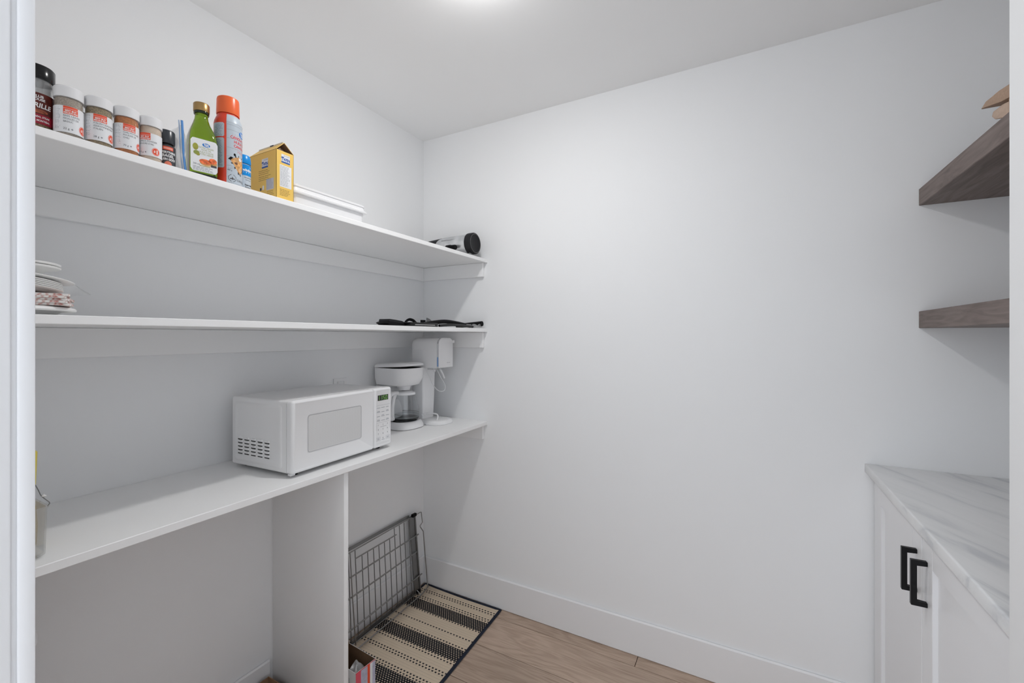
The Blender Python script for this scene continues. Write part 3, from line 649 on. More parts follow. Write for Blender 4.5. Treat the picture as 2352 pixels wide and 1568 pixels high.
prism('torn_flap', [(-.012, Hc - .004), (.010, Hc + .002), (.006, Hc + .010), (-.004, Hc + .015), (-.011, Hc + .009)], hx - .018, hx - .017, 'yzx', KRAFT, t)
box('ridge', (-hx + .006, hx - .01, -.0008, .0008, Hc + .026, Hc + .031), mat('pale carton', (.75, .68, .52), .6), t)
box('black_mark', (-.004, .012, -.0012, .0012, Hc + .028, Hc + .0316), INKK, t)
def twin(mp, m2, m3, u, v, s):
    patch('logo_ground', u - .0125 * s, u + .0125 * s, v - .003 * s, v + .0205 * s, LABW, t, mp, 2)
    patch('logo_bar', u - .0125 * s, u + .0125 * s, v - .003 * s, v + .0012 * s, INKB, t, m2, 2)
    text('TWIN', .0118 * s, INKB, t, m2, u, v + .0030 * s, 'CENTER', .82, .0005 * s); patch('t_bar', u - .0117 * s, u - .0048 * s, v + .0117 * s, v + .0135 * s, INKB, t, m3, 2)
    text('SUGAR', .0060 * s, INKG, t, m2, u + .003 * s, v + .0150 * s, 'CENTER', .9)
F_ = lambda off: pmap((hx, 0, 0), (0, 1, 0), (0, 0, 1), off); S_ = lambda off: pmap((0, -hy, 0), (1, 0, 0), (0, 0, 1), off)
twin(F_(.0004), F_(.0008), F_(.0012), .0015, .1080, 1.05); twin(S_(.0004), S_(.0008), S_(.0012), .012, .0965, 1.15)
patch('nutrition_panel', -.0165, .0195, .0350, .0980, LABW, t, F_(.0004), 2); bars('fine_print', para(-.0150, .0940, .031, 17, .0034, .0010, 11), INKG, t, F_(.0008))
bars('fine_print', para(-.0165, .0270, .035, 5, .0040, .0011, 12), KRAFTI, t, F_(.0004))
patch('nutrition_panel', .018, .053, .0270, .0590, mat('lilac panel', (.58, .56, .60), .5), t, S_(.0004), 2); bars('fine_print', para(.0195, .0560, .031, 8, .0036, .0010, 13), INKG, t, S_(.0008))
bars('fine_print', para(-.018, .0860, .058, 3, .0052, .0011, 14) + para(-.018, .0690, .058, 3, .0052, .0011, 15) + para(.022, .0220, .034, 3, .005, .0011, 16), KRAFTI, t, S_(.0004))
patch('recycling_mark', -.012, -.004, .030, .038, INKK, t, S_(.0004), 2); patch('recycling_mark', .000, .0075, .030, .044, LABW, t, S_(.0004), 2, rc=.002)

# white lidded plastic tray
t = thing('storage_tray', 'shallow white plastic tray with lid beside the yellow carton', 'tray', (.245, -.905, ZT + .0003), D(-1.2))
loft('tub', [[(a, b, z) for a, b in rrect(.118 + k, .130 + k, .018, 6)] for z, k in ((0, .004), (.002, .006), (.040, .010))], WPL, t)
loft('lid', [[(a, b, z) for a, b in rrect(.118 + k, .130 + k, .018, 6)] for z, k in ((.0405, .011), (.0405, .016), (.042, .0185), (.0465, .0185), (.049, .0155), (.051, .0125), (.060, .0105), (.063, .0125), (.068, .0120), (.070, .009), (.070, .002))], WPL, t)

# black and silver cylindrical handheld appliance lying against the back wall
t = thing('handheld_vacuum', 'black and silver cylindrical handheld appliance lying on the top shelf corner', 'appliance', (.22, -.098, ZT + .0003))
RX = Matrix.Translation((0, 0, .0615)) @ Matrix.Rotation(PI / 2, 4, 'Y') @ Matrix.Rotation(PI / 2, 4, 'Z')
def lx_(nm, prof, m): return lathe(nm, [(rr, zz) for rr, zz in prof], m, t, 40, RX)
lx_('barrel', [(0, -.185), (.030, -.185), (.034, -.18), (.036, -.12), (.046, .02), (.0485, .150)], CHAR)
lx_('end_cap', [(.0485, .1505), (.0515, .151), (.0520, .154), (.0520, .178), (.0505, .182), (.0465, .1845)], CHAR)
lx_('end_face', [(.0462, .1838), (.0440, .1832), (.0430, .1825), (0, .1825)], CHAR)
lx_('end_ring', [(.0463, .1842), (.0458, .1850), (.0445, .1848), (.0440, .1838)], mat('grey ring', (.12, .12, .12), .35))
bm = bmesh.new()   # silver window wrapping the barrel
G = []
for i in range(25):
    u = i / 24; x = -.03 + .179 * u
    half = 1.45 * math.sqrt(max(1 - (1 - min(u / .38, 1)) ** 2, 0.0)) + .02; row = []
    for j in range(15):
        a = -1.95 + half * (j / 14 * 2 - 1); rr = .0463 + .0022 * u + .0008
        row.append(bm.verts.new((x, rr * math.sin(a), .0615 - rr * math.cos(a) * -1 if False else .0615 + rr * math.cos(a))))
    G.append(row)
for i in range(24):
    for j in range(14): bm.faces.new((G[i][j], G[i + 1][j], G[i + 1][j + 1], G[i][j + 1]))
link('silver_window', bm_out(bm, 'w'), SILVER, t, smooth=True)
tube('seam', [(x, -.047 * math.sin(1.15), .0615 + .0478 * math.cos(1.15) + .001) for x in (.01, .06, .10, .149)], .0011, BLKG, t, 6)
lathe('nozzle', [(0, 0), (.013, 0), (.0145, .002), (.0145, .026), (.0125, .030), (.0125, .052), (.010, .056), (0, .056)], BLK, t, 28, Matrix.Translation((.055, -.060, .0395)) @ Matrix.Rotation(PI / 2, 4, 'Y'))
tube('strap', [(-.17, -.02, .066), (-.195, -.03, .07), (-.205, -.035, .05), (-.19, -.03, .032), (-.15, -.02, .035)], .0045, BLK, t, 8, k=5, flat=.6)
lathe('foot', [(0, 0), (.012, 0), (.012, .020), (0, .020)], CHAR, t, 20, Matrix.Translation((-.06, 0, 0)))
lathe('foot', [(0, 0), (.012, 0), (.012, .0115), (0, .0115)], CHAR, t, 20, Matrix.Translation((.15, 0, 0)))
sheet('wrapping_film', lambda u, v: (.06 + .125 * u, -.052 + .10 * v + .006 * math.sin(9 * u), .0008 + .010 * abs(v - .45) ** 1.2 + .003 * abs(math.sin(11 * u + 5 * v))), 12, 10, 0, BAGP, t)

# ------------------------------------------------------------------ middle shelf: plates at the left
PX, PY = .297, -1.607
ORD = ['first', 'second', 'third', 'fourth', 'fifth', 'sixth']
def plate(label, R, h, x, y, z, group=None, tilt=0, foot=.68, m=WCER):
    t = lathe('plate', [(0, .0), (R * foot, 0), (R * foot + .003, .0015), (R * .80, h * .62), (R * .985, h * .80), (R, h * .92), (R, h), (R * .97, h + .0010), (R * .80, h * .85), (R * foot, .003), (0, .0028)], m, None, 48)
    t.location = (x, y, z); t.rotation_euler = (-tilt, 0, 0); return tag(t, label, 'plate', group)
o = lathe('plate', [(0, 0), (.068, 0), (.072, .003), (.080, .0085), (.094, .0085), (.0995, .0092), (.1010, .0118), (.0985, .0155), (.091, .0178), (.076, .0186), (.060, .0180), (0, .0178)], WCER, None, 56)
o.location = (PX, PY, ZM + .0004); tag(o, 'thick white platter at the bottom of the plate pile on the middle shelf', 'plate')
z = ZM + .0195
for i in range(5):
    o = loft('paper_napkin', [[(a, b, q) for a, b in rrect(.0775, .0775, .006, 3)] for q in (0, .0022, .0044)], NAPM)
    o.location = (PX - .004, PY + .0150 + .001 * (i % 2), z); o.rotation_euler = (0, 0, D(-18 + (3, -2, 1, -3, 2)[i])); z += .0047
    tag(o, ORD[i] + ' red and white patterned paper napkin from the bottom of the napkin pile', 'napkin', 'napkins piled between the plates')
zt = z + .0095
TI = D(7)
for i in range(5):
    plate(ORD[i] + ' thin white plate from the bottom of the tilted stack', .078, .0075, PX + .012, PY + .000 - .0004 * i, zt + i * .0034, 'tilted white plates', TI)
plate('wider white plate on top of the tilted stack', .098, .010, PX - .014, PY + .004, zt + 5 * .0034 + .002, None, TI, .6)
zz = zt + 5 * .0034 + .0125
for i in range(2):
    plate(('lower', 'upper')[i] + ' of the two level white plates topping the pile', .080, .0165 if i == 0 else .0165, PX + .0, PY - .002, zz + i * .0062, 'top white plates', 0, .55)
t = thing('plastic_wrap', 'wisp of clear plastic wrap sticking out from the white plates', 'wrap', (.22, -1.52, ZM + .055))
sheet('film', lambda u, v: (-.02 + .03 * v + .008 * math.sin(5 * u), -.015 + .085 * u * (1 - .35 * abs(v - .5)), .004 + .035 * v * (1 - .55 * u) + .006 * math.sin(8 * u + 3 * v) - .010 * u), 12, 10, 0, BAGP, t)

# ------------------------------------------------------------------ middle shelf: black utensils at the right
zm = ZM + .0004
t = thing('pouch', 'small black folded pouch at the left end of the utensil pile', 'pouch', (.340, -.585, zm), D(2))
prism('lower_half', [(-.072, .011), (-.056, .003), (-.02, .0), (.058, .0), (.064, .005), (.02, .010), (-.045, .0145), (-.060, .016)], -.03, .03, 'yzx', BLK, t, bev=.001)
prism('flap', [(-.060, .0165), (-.056, .026), (-.02, .0235), (.016, .020), (.048, .010), (.062, .0058), (.02, .0108), (-.045, .0155)], -.026, .026, 'yzx', CHAR, t, bev=.0008)
t = thing('flat_case', 'flat black case with a silver edge strip at the shelf front', 'case', (.375, -.471, zm))
box('case', (-.024, .024, -.088, .088, 0, .0155), BLKG, t, bev=.002); box('edge_strip', (.0235, .0245, -.060, .066, .004, .0085), CHROME, t)
tag(tube('strap', [(.300, -.478, zm + .010), (.312, -.486, zm + .022), (.318, -.474, zm + .030), (.322, -.455, zm + .0265), (.325, -.440, zm + .015), (.325, -.422, zm + .010), (.322, -.460, zm + .005), (.31, -.478, zm + .006)], .0062, BLK, None, 8, k=6, flat=.45), 'curled black strap behind the flat black case', 'strap')
t = thing('spatula', 'grey slotted spatula with steel shaft lying behind the tongs', 'spatula', (.27, -.232, zm))
prism('blade', [(-.074, .014), (-.070, .045), (-.052, .040), (-.030, .028), (-.018, .021), (-.045, .017)], -.002, .002, 'yzx', mat('grey nylon', (.14, .14, .145), .4, spec=.3), t)
tube('shaft', [(0, -.022, .022), (.005, .06, .027), (.02, .19, .018)], .0045, CHROME, t, 8, k=5); tube('handle', [(-.004, -.105, .0105), (-.003, -.05, .0150), (0, -.020, .0205)], .009, BLK, t, 10, k=4)
t = thing('tongs', 'long black kitchen tongs with grey hinge at the shelf front', 'tongs', (.352, -.248, zm))
tube('arm', [(.004, -.178, .0105), (.006, -.11, .020), (.008, -.03, .0265), (.010, .06, .021), (.010, .178, .0085)], [.006] + [.0092] * 23 + [.006], BLK, t, 10, k=6)
tube('arm', [(.030, -.105, .006), (.030, -.03, .0110), (.030, .05, .0110), (.026, .165, .0062)], .0058, BLKG, t, 10, k=6)
box('hinge', (.0, .024, .120, .160, .010, .019), DCHROME, t, bev=.003)
t = thing('tool_handle', 'black round tool handle at the right end of the utensil pile', 'handle', (.30, -.026, zm))
lathe('grip', [(0, 0), (.0105, .001), (.0112, .004), (.0120, .10), (.0130, .155), (.0125, .158), (.010, .1585), (0, .1575)], BLK, t, 24, Matrix.Translation((-.06, 0, .0135)) @ Matrix.Rotation(D(86.5), 4, 'Y'))
box('tab', (-.006, .004, -.349, -.325, .001, .032), BLK, t)
box('shank', (-.056, .0, -.345, -.335, .0008, .005), BLK, t); box('shank', (-.058, -.050, -.345, .004, .0008, .005), BLK, t)
t = thing('plastic_wrap', 'crumpled clear plastic scrap at the front of the utensil pile', 'wrap', (.380, -.062, zm))
sheet('film', lambda u, v: (-.025 + .05 * v, -.028 + .056 * u, .0015 + .017 * abs(math.sin(7 * u + 4 * v)) * math.sin(PI * u) + .004 * abs(math.sin(17 * v))), 14, 10, 0, BAGP, t)

# ------------------------------------------------------------------ lowest shelf: microwave
t = thing('microwave', 'white countertop microwave with green clock display', 'microwave', (.2085, -.8325, ZB + .0003), D(2.2))
W2, Z0, Z1 = .2175, .012, .2355
def yz(x, y0, y1, z0, z1, r, seg=5): return [(x, y, z) for y, z in rrect((y1 - y0) / 2, (z1 - z0) / 2, r, seg, (y0 + y1) / 2, (z0 + z1) / 2)]
loft('body', [yz(-.148, -W2 + .006, W2 - .006, Z0 + .004, Z1 - .006, .006), yz(-.142, -W2, W2, Z0, Z1 - .002, .007), yz(.1225, -W2, W2, Z0, Z1 - .002, .007)], mat('microwave shell', (.88, .88, .885), .34), t)
YS = .1245
def slab(nm, y0, y1, rl, rr, m, p):
    """front slab, outer corners rounded, soft front edge"""
    def ring(x, ins):
        return [(x, y, z) for y, z in rrect((y1 - y0) / 2 - ins, (Z1 - Z0) / 2 - ins, max(.0025, .009 - ins), 6, (y0 + y1) / 2, (Z0 + Z1) / 2)]
    return loft(nm, [ring(.1245, 0), ring(.140, 0), ring(.1445, .0012), ring(.1480, .0045), ring(.1492, .0078), ring(.1490, .0095), ring(.1482, .0108)], m, p)
door = slab('door', -W2, YS - .0006, 1, 0, WPL2, t); panel = slab('control_panel', YS + .0006, W2, 0, 1, WPL2, t)
FX = .1482
bm = bmesh.new(); wr = rrect(.1115, .0590, .008, 5, -.0505, .1255); w1 = rrect(.1075, .0550, .006, 5, -.0505, .1255)
a = [bm.verts.new((FX + .0006, y, z)) for y, z in wr]; b = [bm.verts.new((FX - .0002, y, z)) for y, z in w1]
for i in range(len(a)): j = (i + 1) % len(a); bm.faces.new((a[i], a[j], b[j], b[i]))
link('window_rim', bm_out(bm, 'r'), mat('window rim', (.52, .52, .53), .3), door, smooth=True)
fan('window', w1, DOTS, door, lambda u, v: (FX + .0002, u, v), rings=1)
mpw = lambda o: pmap((FX, 0, 0), (0, 1, 0), (0, 0, 1), o)
mw = mpw(.0006)
bars('screen_dots', [(-.155 + i * .0046 + (.0023 if k % 2 else 0), zc + k * .0034, .0022, .0018) for zc in (.0735, .1665) for k in range(3) for i in range(45)], mat('pale dots', (.86, .86, .86), .3), door, mpw(.0005))['kind'] = 'stuff'
patch('display', .1425, .1985, .1880, .2085, LCD, panel, mpw(.0005), 2)
def seg7(d, u, v, s):
    S = {'0': 'abcdef', '1': 'bc', '5': 'afgcd', '8': 'abcdefg'}[d]; w_, h_, k = .0085 * s, .0155 * s, .0017 * s
    Q = {'a': (0, h_ - k, w_, k), 'g': (0, h_ / 2 - k / 2, w_, k), 'd': (0, 0, w_, k), 'f': (0, h_ / 2, k, h_ / 2), 'b': (w_ - k, h_ / 2, k, h_ / 2), 'e': (0, 0, k, h_ / 2), 'c': (w_ - k, 0, k, h_ / 2)}
    return [(u + Q[q][0], v + Q[q][1], Q[q][2], Q[q][3]) for q in S]
L = []
for d, u in (('1', .1440), ('1', .1565), ('5', .1720), ('0', .1845)): L += seg7(d, u, .1905, 1)
L += [(.1680, .1945, .0018, .0018), (.1680, .2015, .0018, .0018)]
bars('display_digits', L, LED, panel, mpw(.0009))
K = []
def frame(u0, u1, v0, v1, k=.0006): return [(u0, v0, u1 - u0, k), (u0, v1, u1 - u0, k), (u0, v0, k, v1 - v0), (u1, v0, k, v1 - v0)]
K += frame(.1345, .2080, .1050, .1700)
for i, v in enumerate((.1600, .1440, .1280, .1115)):
    for j, u in enumerate((.1380, .1610, .1860)):
        wd = (.0185, .020, .017)[j] * (1, .95, .85, .9)[(i + j) % 4]
        K.append((u, v, wd, .0017))
        if (i + j) % 2 and i: K.append((u + .002, v + .0036, wd * .75, .0017))
K += [(.1365, .0770, .0006, .0245), (.2060, .0770, .0006, .0245), (.1560, .0880, .032, .0012)]
K += frame(.1360, .1560, .0370, .0500) + frame(.1860, .2060, .0370, .0500)
for u in (.1395, .1895): K += [(u, .0450, .012, .0016), (u, .0410, .012, .0016)]
K += [(.1635, .0385, .016, .0014)]
bars('keypad_print', K, INKG, panel, mpw(.0005))
for i, d in enumerate('123456789'): text(d, .0082, INKK, panel, mpw(.0006), (.1455, .1700, .1945)[i % 3], (.0935, .0765, .0600)[i // 3], 'CENTER', 1)
text('0', .0082, INKK, panel, mpw(.0006), .1700, .0425, 'CENTER', 1)
patch('push_bar', .1345, .2080, .0180, .0320, mat('push bar', (.80, .80, .805), .25), panel, mpw(.0005), 2, rc=.002)
# left side: raised stamping and louvred vents
MSH = MATS['microwave shell']
loft('side_stamping', [[(x, -W2 - d, z) for x, z in rrect(hx_, hz_, .012, 5, -.014, .122)] for d, hx_, hz_ in ((.0, .118, .097), (.0022, .113, .092), (.0024, .108, .087), (.0008, .100, .080))], MSH, t, cap=True)
for i in range(5):
    for j in range(5):
        xc = -.098 + j * .0335; zc = .056 + i * .0114
        v = loft('vent_louvre', [[(x, -W2 - d, z) for x, z in ((xc - .0125 * s, zc - .0032), (xc + .0125 * s, zc - .0032), (xc + .0085 * s, zc + .0036 * s), (xc - .0085 * s, zc + .0036 * s))] for d, s in ((.0006, 1), (.0030, .82))], MSH, t)
        patch('slot', xc - .0115, xc + .0115, zc - .0066, zc - .0024, SLOT, v, lambda u, q: (u, -W2 - .0026, q), 1)
for sx_, sy_ in ((-.12, -.18), (-.12, .18), (.11, -.18), (.11, .18)): lathe('foot', [(0, 0), (.009, 0), (.011, .0125), (0, .0125)], BLK, t, 16, Matrix.Translation((sx_, sy_, 0)))
box('hinge', (.1235, .137, -W2 + .004, -W2 + .020, .0055, .0125), WPL, t, bev=.001)

# coffee maker
CX, CY = .122, -.303
t = thing('coffee_maker', 'white drip coffee maker with slightly raised lid behind the microwave', 'coffee maker', (CX, CY, ZB + .0003))
def dshape(xb, xf, hw, n=22):
    """flat back at xb, rounded front reaching xf"""
    rx = xf - .02 - 0; pts = []
    for i in range(n + 1):
        a = -PI / 2 + PI * i / n; pts.append((.02 + (xf - .02) * (abs(math.cos(a)) ** .8), hw * math.copysign(abs(math.sin(a)) ** .75, math.sin(a))))
    return pts + [(xb, hw * .97), (xb, -hw * .97)]
loft('base', [[(a, b, z) for a, b in dshape(-.095, xf, hw)] for z, xf, hw in ((.0, .088, .080), (.004, .094, .086), (.016, .092, .084), (.028, .084, .078), (.034, .076, .072))], WPL2, t)
loft('tower', [[(a, b, z) for a, b in rrect(.030, .084, .010, 4, -.064, 0)] for z in (.034, .200)], WPL2, t)
loft('hopper', [[(a, b, z) for a, b in dshape(-.095, xf, hw)] for z, xf, hw in ((.200, .060, .066), (.205, .070, .074), (.235, .090, .0835), (.283, .093, .0845))], WPL2, t)
loft('lid_gap_shade', [[(a, b, z) for a, b in dshape(-.085, xf, hw)] for z, xf, hw in ((.2832, .083, .0765), (.2836, .082, .0755))], BLK, t)  # thin black sheet, painted shade in the gap under the raised lid
TL = Matrix.Translation((-.095, 0, .2842)) @ Matrix.Rotation(D(-2.8), 4, 'Y') @ Matrix.Translation((.095, 0, 0))
loft('lid', [[(a, b, z) for a, b in dshape(-.095, xf, hw)] for z, xf, hw in ((0, .091, .083), (.003, .095, .0865), (.010, .093, .0845), (.0155, .082, .074), (.018, .060, .055))], WPL2, t, M=TL)
lathe('filter_cone', [(0, .178), (.026, .178), (.034, .199), (0, .199)], WPL, t, 28, Matrix.Translation((.012, 0, 0)))
lathe('warming_plate', [(0, .0342), (.062, .0342), (.063, .036), (0, .037)], BLKG, t, 36, Matrix.Translation((.012, 0, 0)))
tc_ = thing('carafe', 'glass coffee carafe with white handle in the coffee maker', 'carafe', (CX + .018, CY, ZB + .0378))
lathe('glass', [(0, .0), (.050, 0), (.062, .005), (.0655, .016), (.065, .030), (.060, .060), (.052, .092), (.045, .112), (.043, .122)], CARAFE, tc_, 44)
lathe('black_band', [(.0500, .0003), (.0628, .0052), (.0652, .011), (.0640, .0113), (.0615, .006), (.050, .0012)], BLKG, tc_, 44)
lathe('water', [(0, .002), (.050, .002), (.0635, .012), (.0635, .026), (0, .0262)], WATER, tc_, 36)
lathe('water_ring', [(.0640, .0300), (.0648, .0306), (.0644, .0320), (.0636, .0314)], DCHROME, tc_, 40)
lathe('collar', [(.043, .119), (.048, .119), (.0485, .122), (.0475, .1285), (.030, .1345), (0, .135)], WPL2, tc_, 40)
ha = D(-100); hc, hs = math.cos(ha), math.sin(ha)
def hp(d, z): return (d * hc, d * hs, z)
tube('handle', [hp(.044, .1285), hp(.066, .129), hp(.086, .122), hp(.0915, .100), hp(.0915, .060), hp(.0895, .026), hp(.080, .0135), hp(.068, .014)], .0135, WPL2, tc_, 12, k=6, flat=.75)
tube('handle_bridge', [hp(.0705, .016), hp(.0715, .06), hp(.0660, .100), hp(.056, .122)], .0085, WPL2, tc_, 10, k=5)
tag(tube('power_cord', [(.16, -.207, ZB + .045), (.185, -.185, ZB + .052), (.222, -.165, ZB + .046), (.233, -.178, ZB + .022), (.226, -.195, ZB + .008), (.205, -.215, ZB + .0042), (.190, -.215, ZB + .0042), (.15, -.190, ZB + .0042)], .0036, WPL, None, 8, k=6), 'white power cord looping between the coffee maker and soda maker', 'cord')

# soda maker
t = thing('soda_maker', 'tall white soda maker with rounded head in the shelf corner', 'soda maker', (.165, -.140, ZB + .0003))
loft('base', [[(a, b, z) for a, b in rrect(.088 - k, .070 - k, .052, 10, .026, -.006)] for z, k in ((0, .002), (.003, 0), (.012, .001), (.019, .006), (.0215, .016))], WPL2, t)
loft('column', [[(a, b, z) for a, b in rrect(.036, hw, .008, 4, -.048, cy_)] for z, hw, cy_ in ((.0205, .043, -.007), (.12, .046, -.003), (.2775, .050, 0))], WPL2, t)
def hd(x, hw, z0, z1, rt):
    hw -= .0035; c = -.0045; pts = [(x, c - hw, z0), (x, c + hw, z0)]
    for i in range(9): a = PI / 2 * i / 8; pts.append((x, c + hw - rt + rt * math.cos(a), z1 - rt + rt * math.sin(a)))
    for i in range(9): a = PI / 2 + PI / 2 * i / 8; pts.append((x, c - hw + rt + rt * math.cos(a), z1 - rt + rt * math.sin(a)))
    return pts
def heady(y, x0, x1, z0, z1, r1, r2):
    return None
loft('head', [hd(-.082, .050, .282, .412, .026), hd(-.072, .057, .279, .421, .028), hd(-.05, .060, .278, .424, .030), hd(.083, .060, .278, .424, .030)], WPL2, t)
loft('chrome_band', [hd(.0832, .0585, .279, .4225, .029), hd(.0925, .0585, .279, .4225, .029)], mat('bright chrome', (.75, .76, .78), .08, metal=1), t)
loft('front_plate', [hd(.0927, .0590, .2785, .4232, .029), hd(.0965, .0590, .2785, .4232, .029), hd(.0985, .0565, .281, .4205, .027)], WPL2, t)
text('sodastream', .0065, INKG, t, pmap((.0985, 0, 0), (0, 1, 0), (0, 0, 1), .0005), .012, .3000, 'CENTER', .9)
box('blue_strip', (.0840, .0915, -.0600, -.0594, .285, .330), mat('blue strip', (.22, .36, .62), .3), t)  # plain blue strip at the lower end of the chrome band
box('side_hatch', (-.070, -.005, -.0615, -.0604, .300, .365), mat('hatch plastic', (.78, .78, .79), .3), t, bev=.0004, seg=1)
loft('lever', [[(x, .0515 + d, z) for x, z in rrect(.012 + .004 * d / .03, .008, .004, 3, .075, .405)] for d in (0, .012, .024)], WPL2, t)
lathe('nozzle', [(0, .255), (.006, .255), (.009, .2778), (0, .2778)], WPL, t, 20, Matrix.Translation((.025, -.005, 0)))
loft('bottle_yoke', [[(a, b, z) for a, b in rrect(.034, .030, .012, 4, .03, -.002)] for z in (.266, .2775)], ACRY, t)
tube('carbonation_tube', [(.055, .0, .270), (.066, .008, .245), (.072, .014, .222)], .0048, WPL, t, 10)
tag(tube('thin_cord', [(.165 - .004, -.185, 1.2065), (.175, -.165, 1.160), (.185, -.150, 1.118), (.203, -.128, 1.088), (.222, -.108, 1.088), (.223, -.102, 1.115), (.205, -.110, 1.150), (.19, -.12, 1.185), (.186, -.125, 1.2065)], .0018, WPL, None, 6, k=6), 'thin white cord loop hanging under the soda maker head', 'cord')

# acrylic bin with yellow handled tool at the left end
t = thing('acrylic_bin', 'clear acrylic bin at the left end of the lowest shelf', 'bin', (.285, -1.632, ZB + .0003))
def ring4(h, z, r=.012): return [(a, b, z) for a, b in rrect(h[0], h[1], r, 5)]
loft('bin', [ring4((.078, .058), 0), ring4((.085, .066), .006), ring4((.087, .068), .095), ring4((.089, .070), .097), ring4((.089, .070), .0985), ring4((.0852, .0662), .0985), ring4((.083, .064), .008), ring4((.078, .058), .003)], ACRY, t)
t = thing('strainer', 'yellow-handled wire strainer standing in the acrylic bin', 'strainer', (.285, -1.588, ZB + .0045))
loft('handle', [[(a, b, z) for a, b in rrect(hx_, hy_, .006, 4, 0, dy)] for z, hx_, hy_, dy in ((.120, .008, .010, .010), (.124, .012, .016, .010), (.19, .013, .018, .010), (.196, .010, .014, .010))], YELP, t)
lathe('shank', [(0, .0), (.020, .001), (.022, .04), (.019, .08), (.010, .119), (0, .12)], TAN, t, 20, Matrix.Translation((0, .008, 0)))
tube('wire', [(.002, .026, .122), (.004, .030, .110), (.006, .0335, .098), (.008, .040, .088), (.010, .045, .080), (.008, .042, .074)], .0009, DCHROME, t, 6, k=5)
lathe('highlight_bead', [(0, -.004), (.004, 0), (0, .004)], WPL2, t, 10, Matrix.Translation((.007, .0375, .0965)))  # small white shape modelled in place of a bright highlight by the wire
# white bin under the shelf, only its rim shows past the jamb
t = thing('waste_bin', 'tall white waste bin under the shelf at the left jamb', 'bin', (.185, -1.643, 0.0003))
loft('body', [[(a, b, z) for a, b in rrect(.135 * k, .072 * k, .025, 5)] for z, k in ((0, .82), (.01, .84), (.742, 1.0))], WPL, t)
loft('rim', [[(a, b, z) for a, b in rrect(.135 + k, .072 + k, .027, 5)] for z, k in ((.738, .0035), (.741, .008), (.757, .0085), (.772, .004), (.780, -.004))], WPL, t)

# ------------------------------------------------------------------ floor: rug, rack, boxes
t = thing('rug', 'beige and black striped woven rug with navy binding on the floor', 'rug', (0, 0, 0.0002))
rc_ = [(.018, -.006), (.494, -.012), (.532, -.842), (.050, -.842)]
bm = bmesh.new()
def rugp(u, v): 
    a = Vector(rc_[0]).lerp(Vector(rc_[1]), u); b = Vector(rc_[3]).lerp(Vector(rc_[2]), u); p = a.lerp(b, v); sag = .006 * math.sin(PI * u) * (1 - v) ** 8
    return (p.x, p.y - sag, .0)
G = [[rugp(i / 24, j / 30) for j in range(31)] for i in range(25)]
lo = [[bm.verts.new(p) for p in r_] for r_ in G]; hi = [[bm.verts.new((p[0], p[1], .006)) for p in r_] for r_ in G]
for i in range(24):
    for j in range(30):
        bm.faces.new((hi[i][j], hi[i + 1][j], hi[i + 1][j + 1], hi[i][j + 1])); bm.faces.new((lo[i][j], lo[i][j + 1], lo[i + 1][j + 1], lo[i + 1][j]))
for i in range(24): bm.faces.new((lo[i][0], lo[i + 1][0], hi[i + 1][0], hi[i][0])); bm.faces.new((lo[i][30], hi[i][30], hi[i + 1][30], lo[i + 1][30]))
for j in range(30): bm.faces.new((lo[0][j], hi[0][j], hi[0][j + 1], lo[0][j + 1])); bm.faces.new((lo[24][j], lo[24][j + 1], hi[24][j + 1], hi[24][j]))
link('weave', bm_out(bm, 'weave'), RUGM, t)
edge = [Vector(rugp(i / 24, 0)) for i in range(25)] + [Vector(rugp(1, j / 30)) for j in range(1, 31)] + [Vector(rugp(1 - i / 24, 1)) for i in range(1, 25)] + [Vector(rugp(0, 1 - j / 30)) for j in range(1, 30)]
tube('binding', [p + Vector((0, 0, .0048)) for p in edge], .0075, NAVY, t, 8, closed=True, flat=.62)

# chrome oven rack leaning on the left wall
t = thing('oven_rack', 'chrome wire oven rack with sliding rails leaning against the wall', 'rack', (.05, -.3, .0125))
def rp(y, z, dx=0): return (.050 - .085 * z + dx - .05, y + .3, z - .0125)
YL = -.66
def wire(nm, pts, r, m=CHROME, k=0): return tube(nm, pts, r, m, t, 8, k=k)
# outer frame: top wire, kinked side, bottom wire standing off the rug
wire('frame_wire', [rp(YL, .396), rp(-.30, .404), rp(-.044, .411), rp(-.039, .409), rp(-.035, .354), rp(-.055, .342), rp(-.054, .336), rp(-.033, .305), rp(-.030, .15), rp(-.027, .022), rp(-.028, .0165, .003), rp(-.034, .0160, .010), rp(-.10, .0150, .026), rp(-.30, .0145, .035), rp(YL, .0140, .048)], .0028)
for y0, z0, y1, z1 in ((YL, .293, -.076, .307), (YL, .206, -.100, .225), (YL, .072, -.070, .098)): wire('bar', [rp(y0, z0, .004), rp(y1, z1, .004)], .0034)
wire('short_bar', [rp(-.496, .363, .003), rp(-.237, .367, .003)], .0030)
rods = [-.640, -.604, -.568, -.532, -.493, -.456, -.422, -.386, -.352, -.316, -.281, -.245, -.209, -.175, -.141]
for i, y in enumerate(rods):
    top = .362 if -.494 <= y <= -.246 and i not in (4,) else .402
    wire('rod', [rp(y, top), rp(y - .004, .2), rp(y - .010, .020)], .0021, DCHROME)
wire('rod', [rp(-.524, .398, .004), rp(-.530, .2, .010), rp(-.536, .0145, .020)], .0026)
wire('rod', [rp(-.115, .034, .003), rp(-.112, .016, .026)], .0024)
def rail(nm, a, b, wv, d, m):
    A = Vector(a); Bv = Vector(b); ax = (Bv - A).normalized(); wv = Vector(wv).normalized(); n = ax.cross(wv).normalized()
    return A, Bv, wv, n
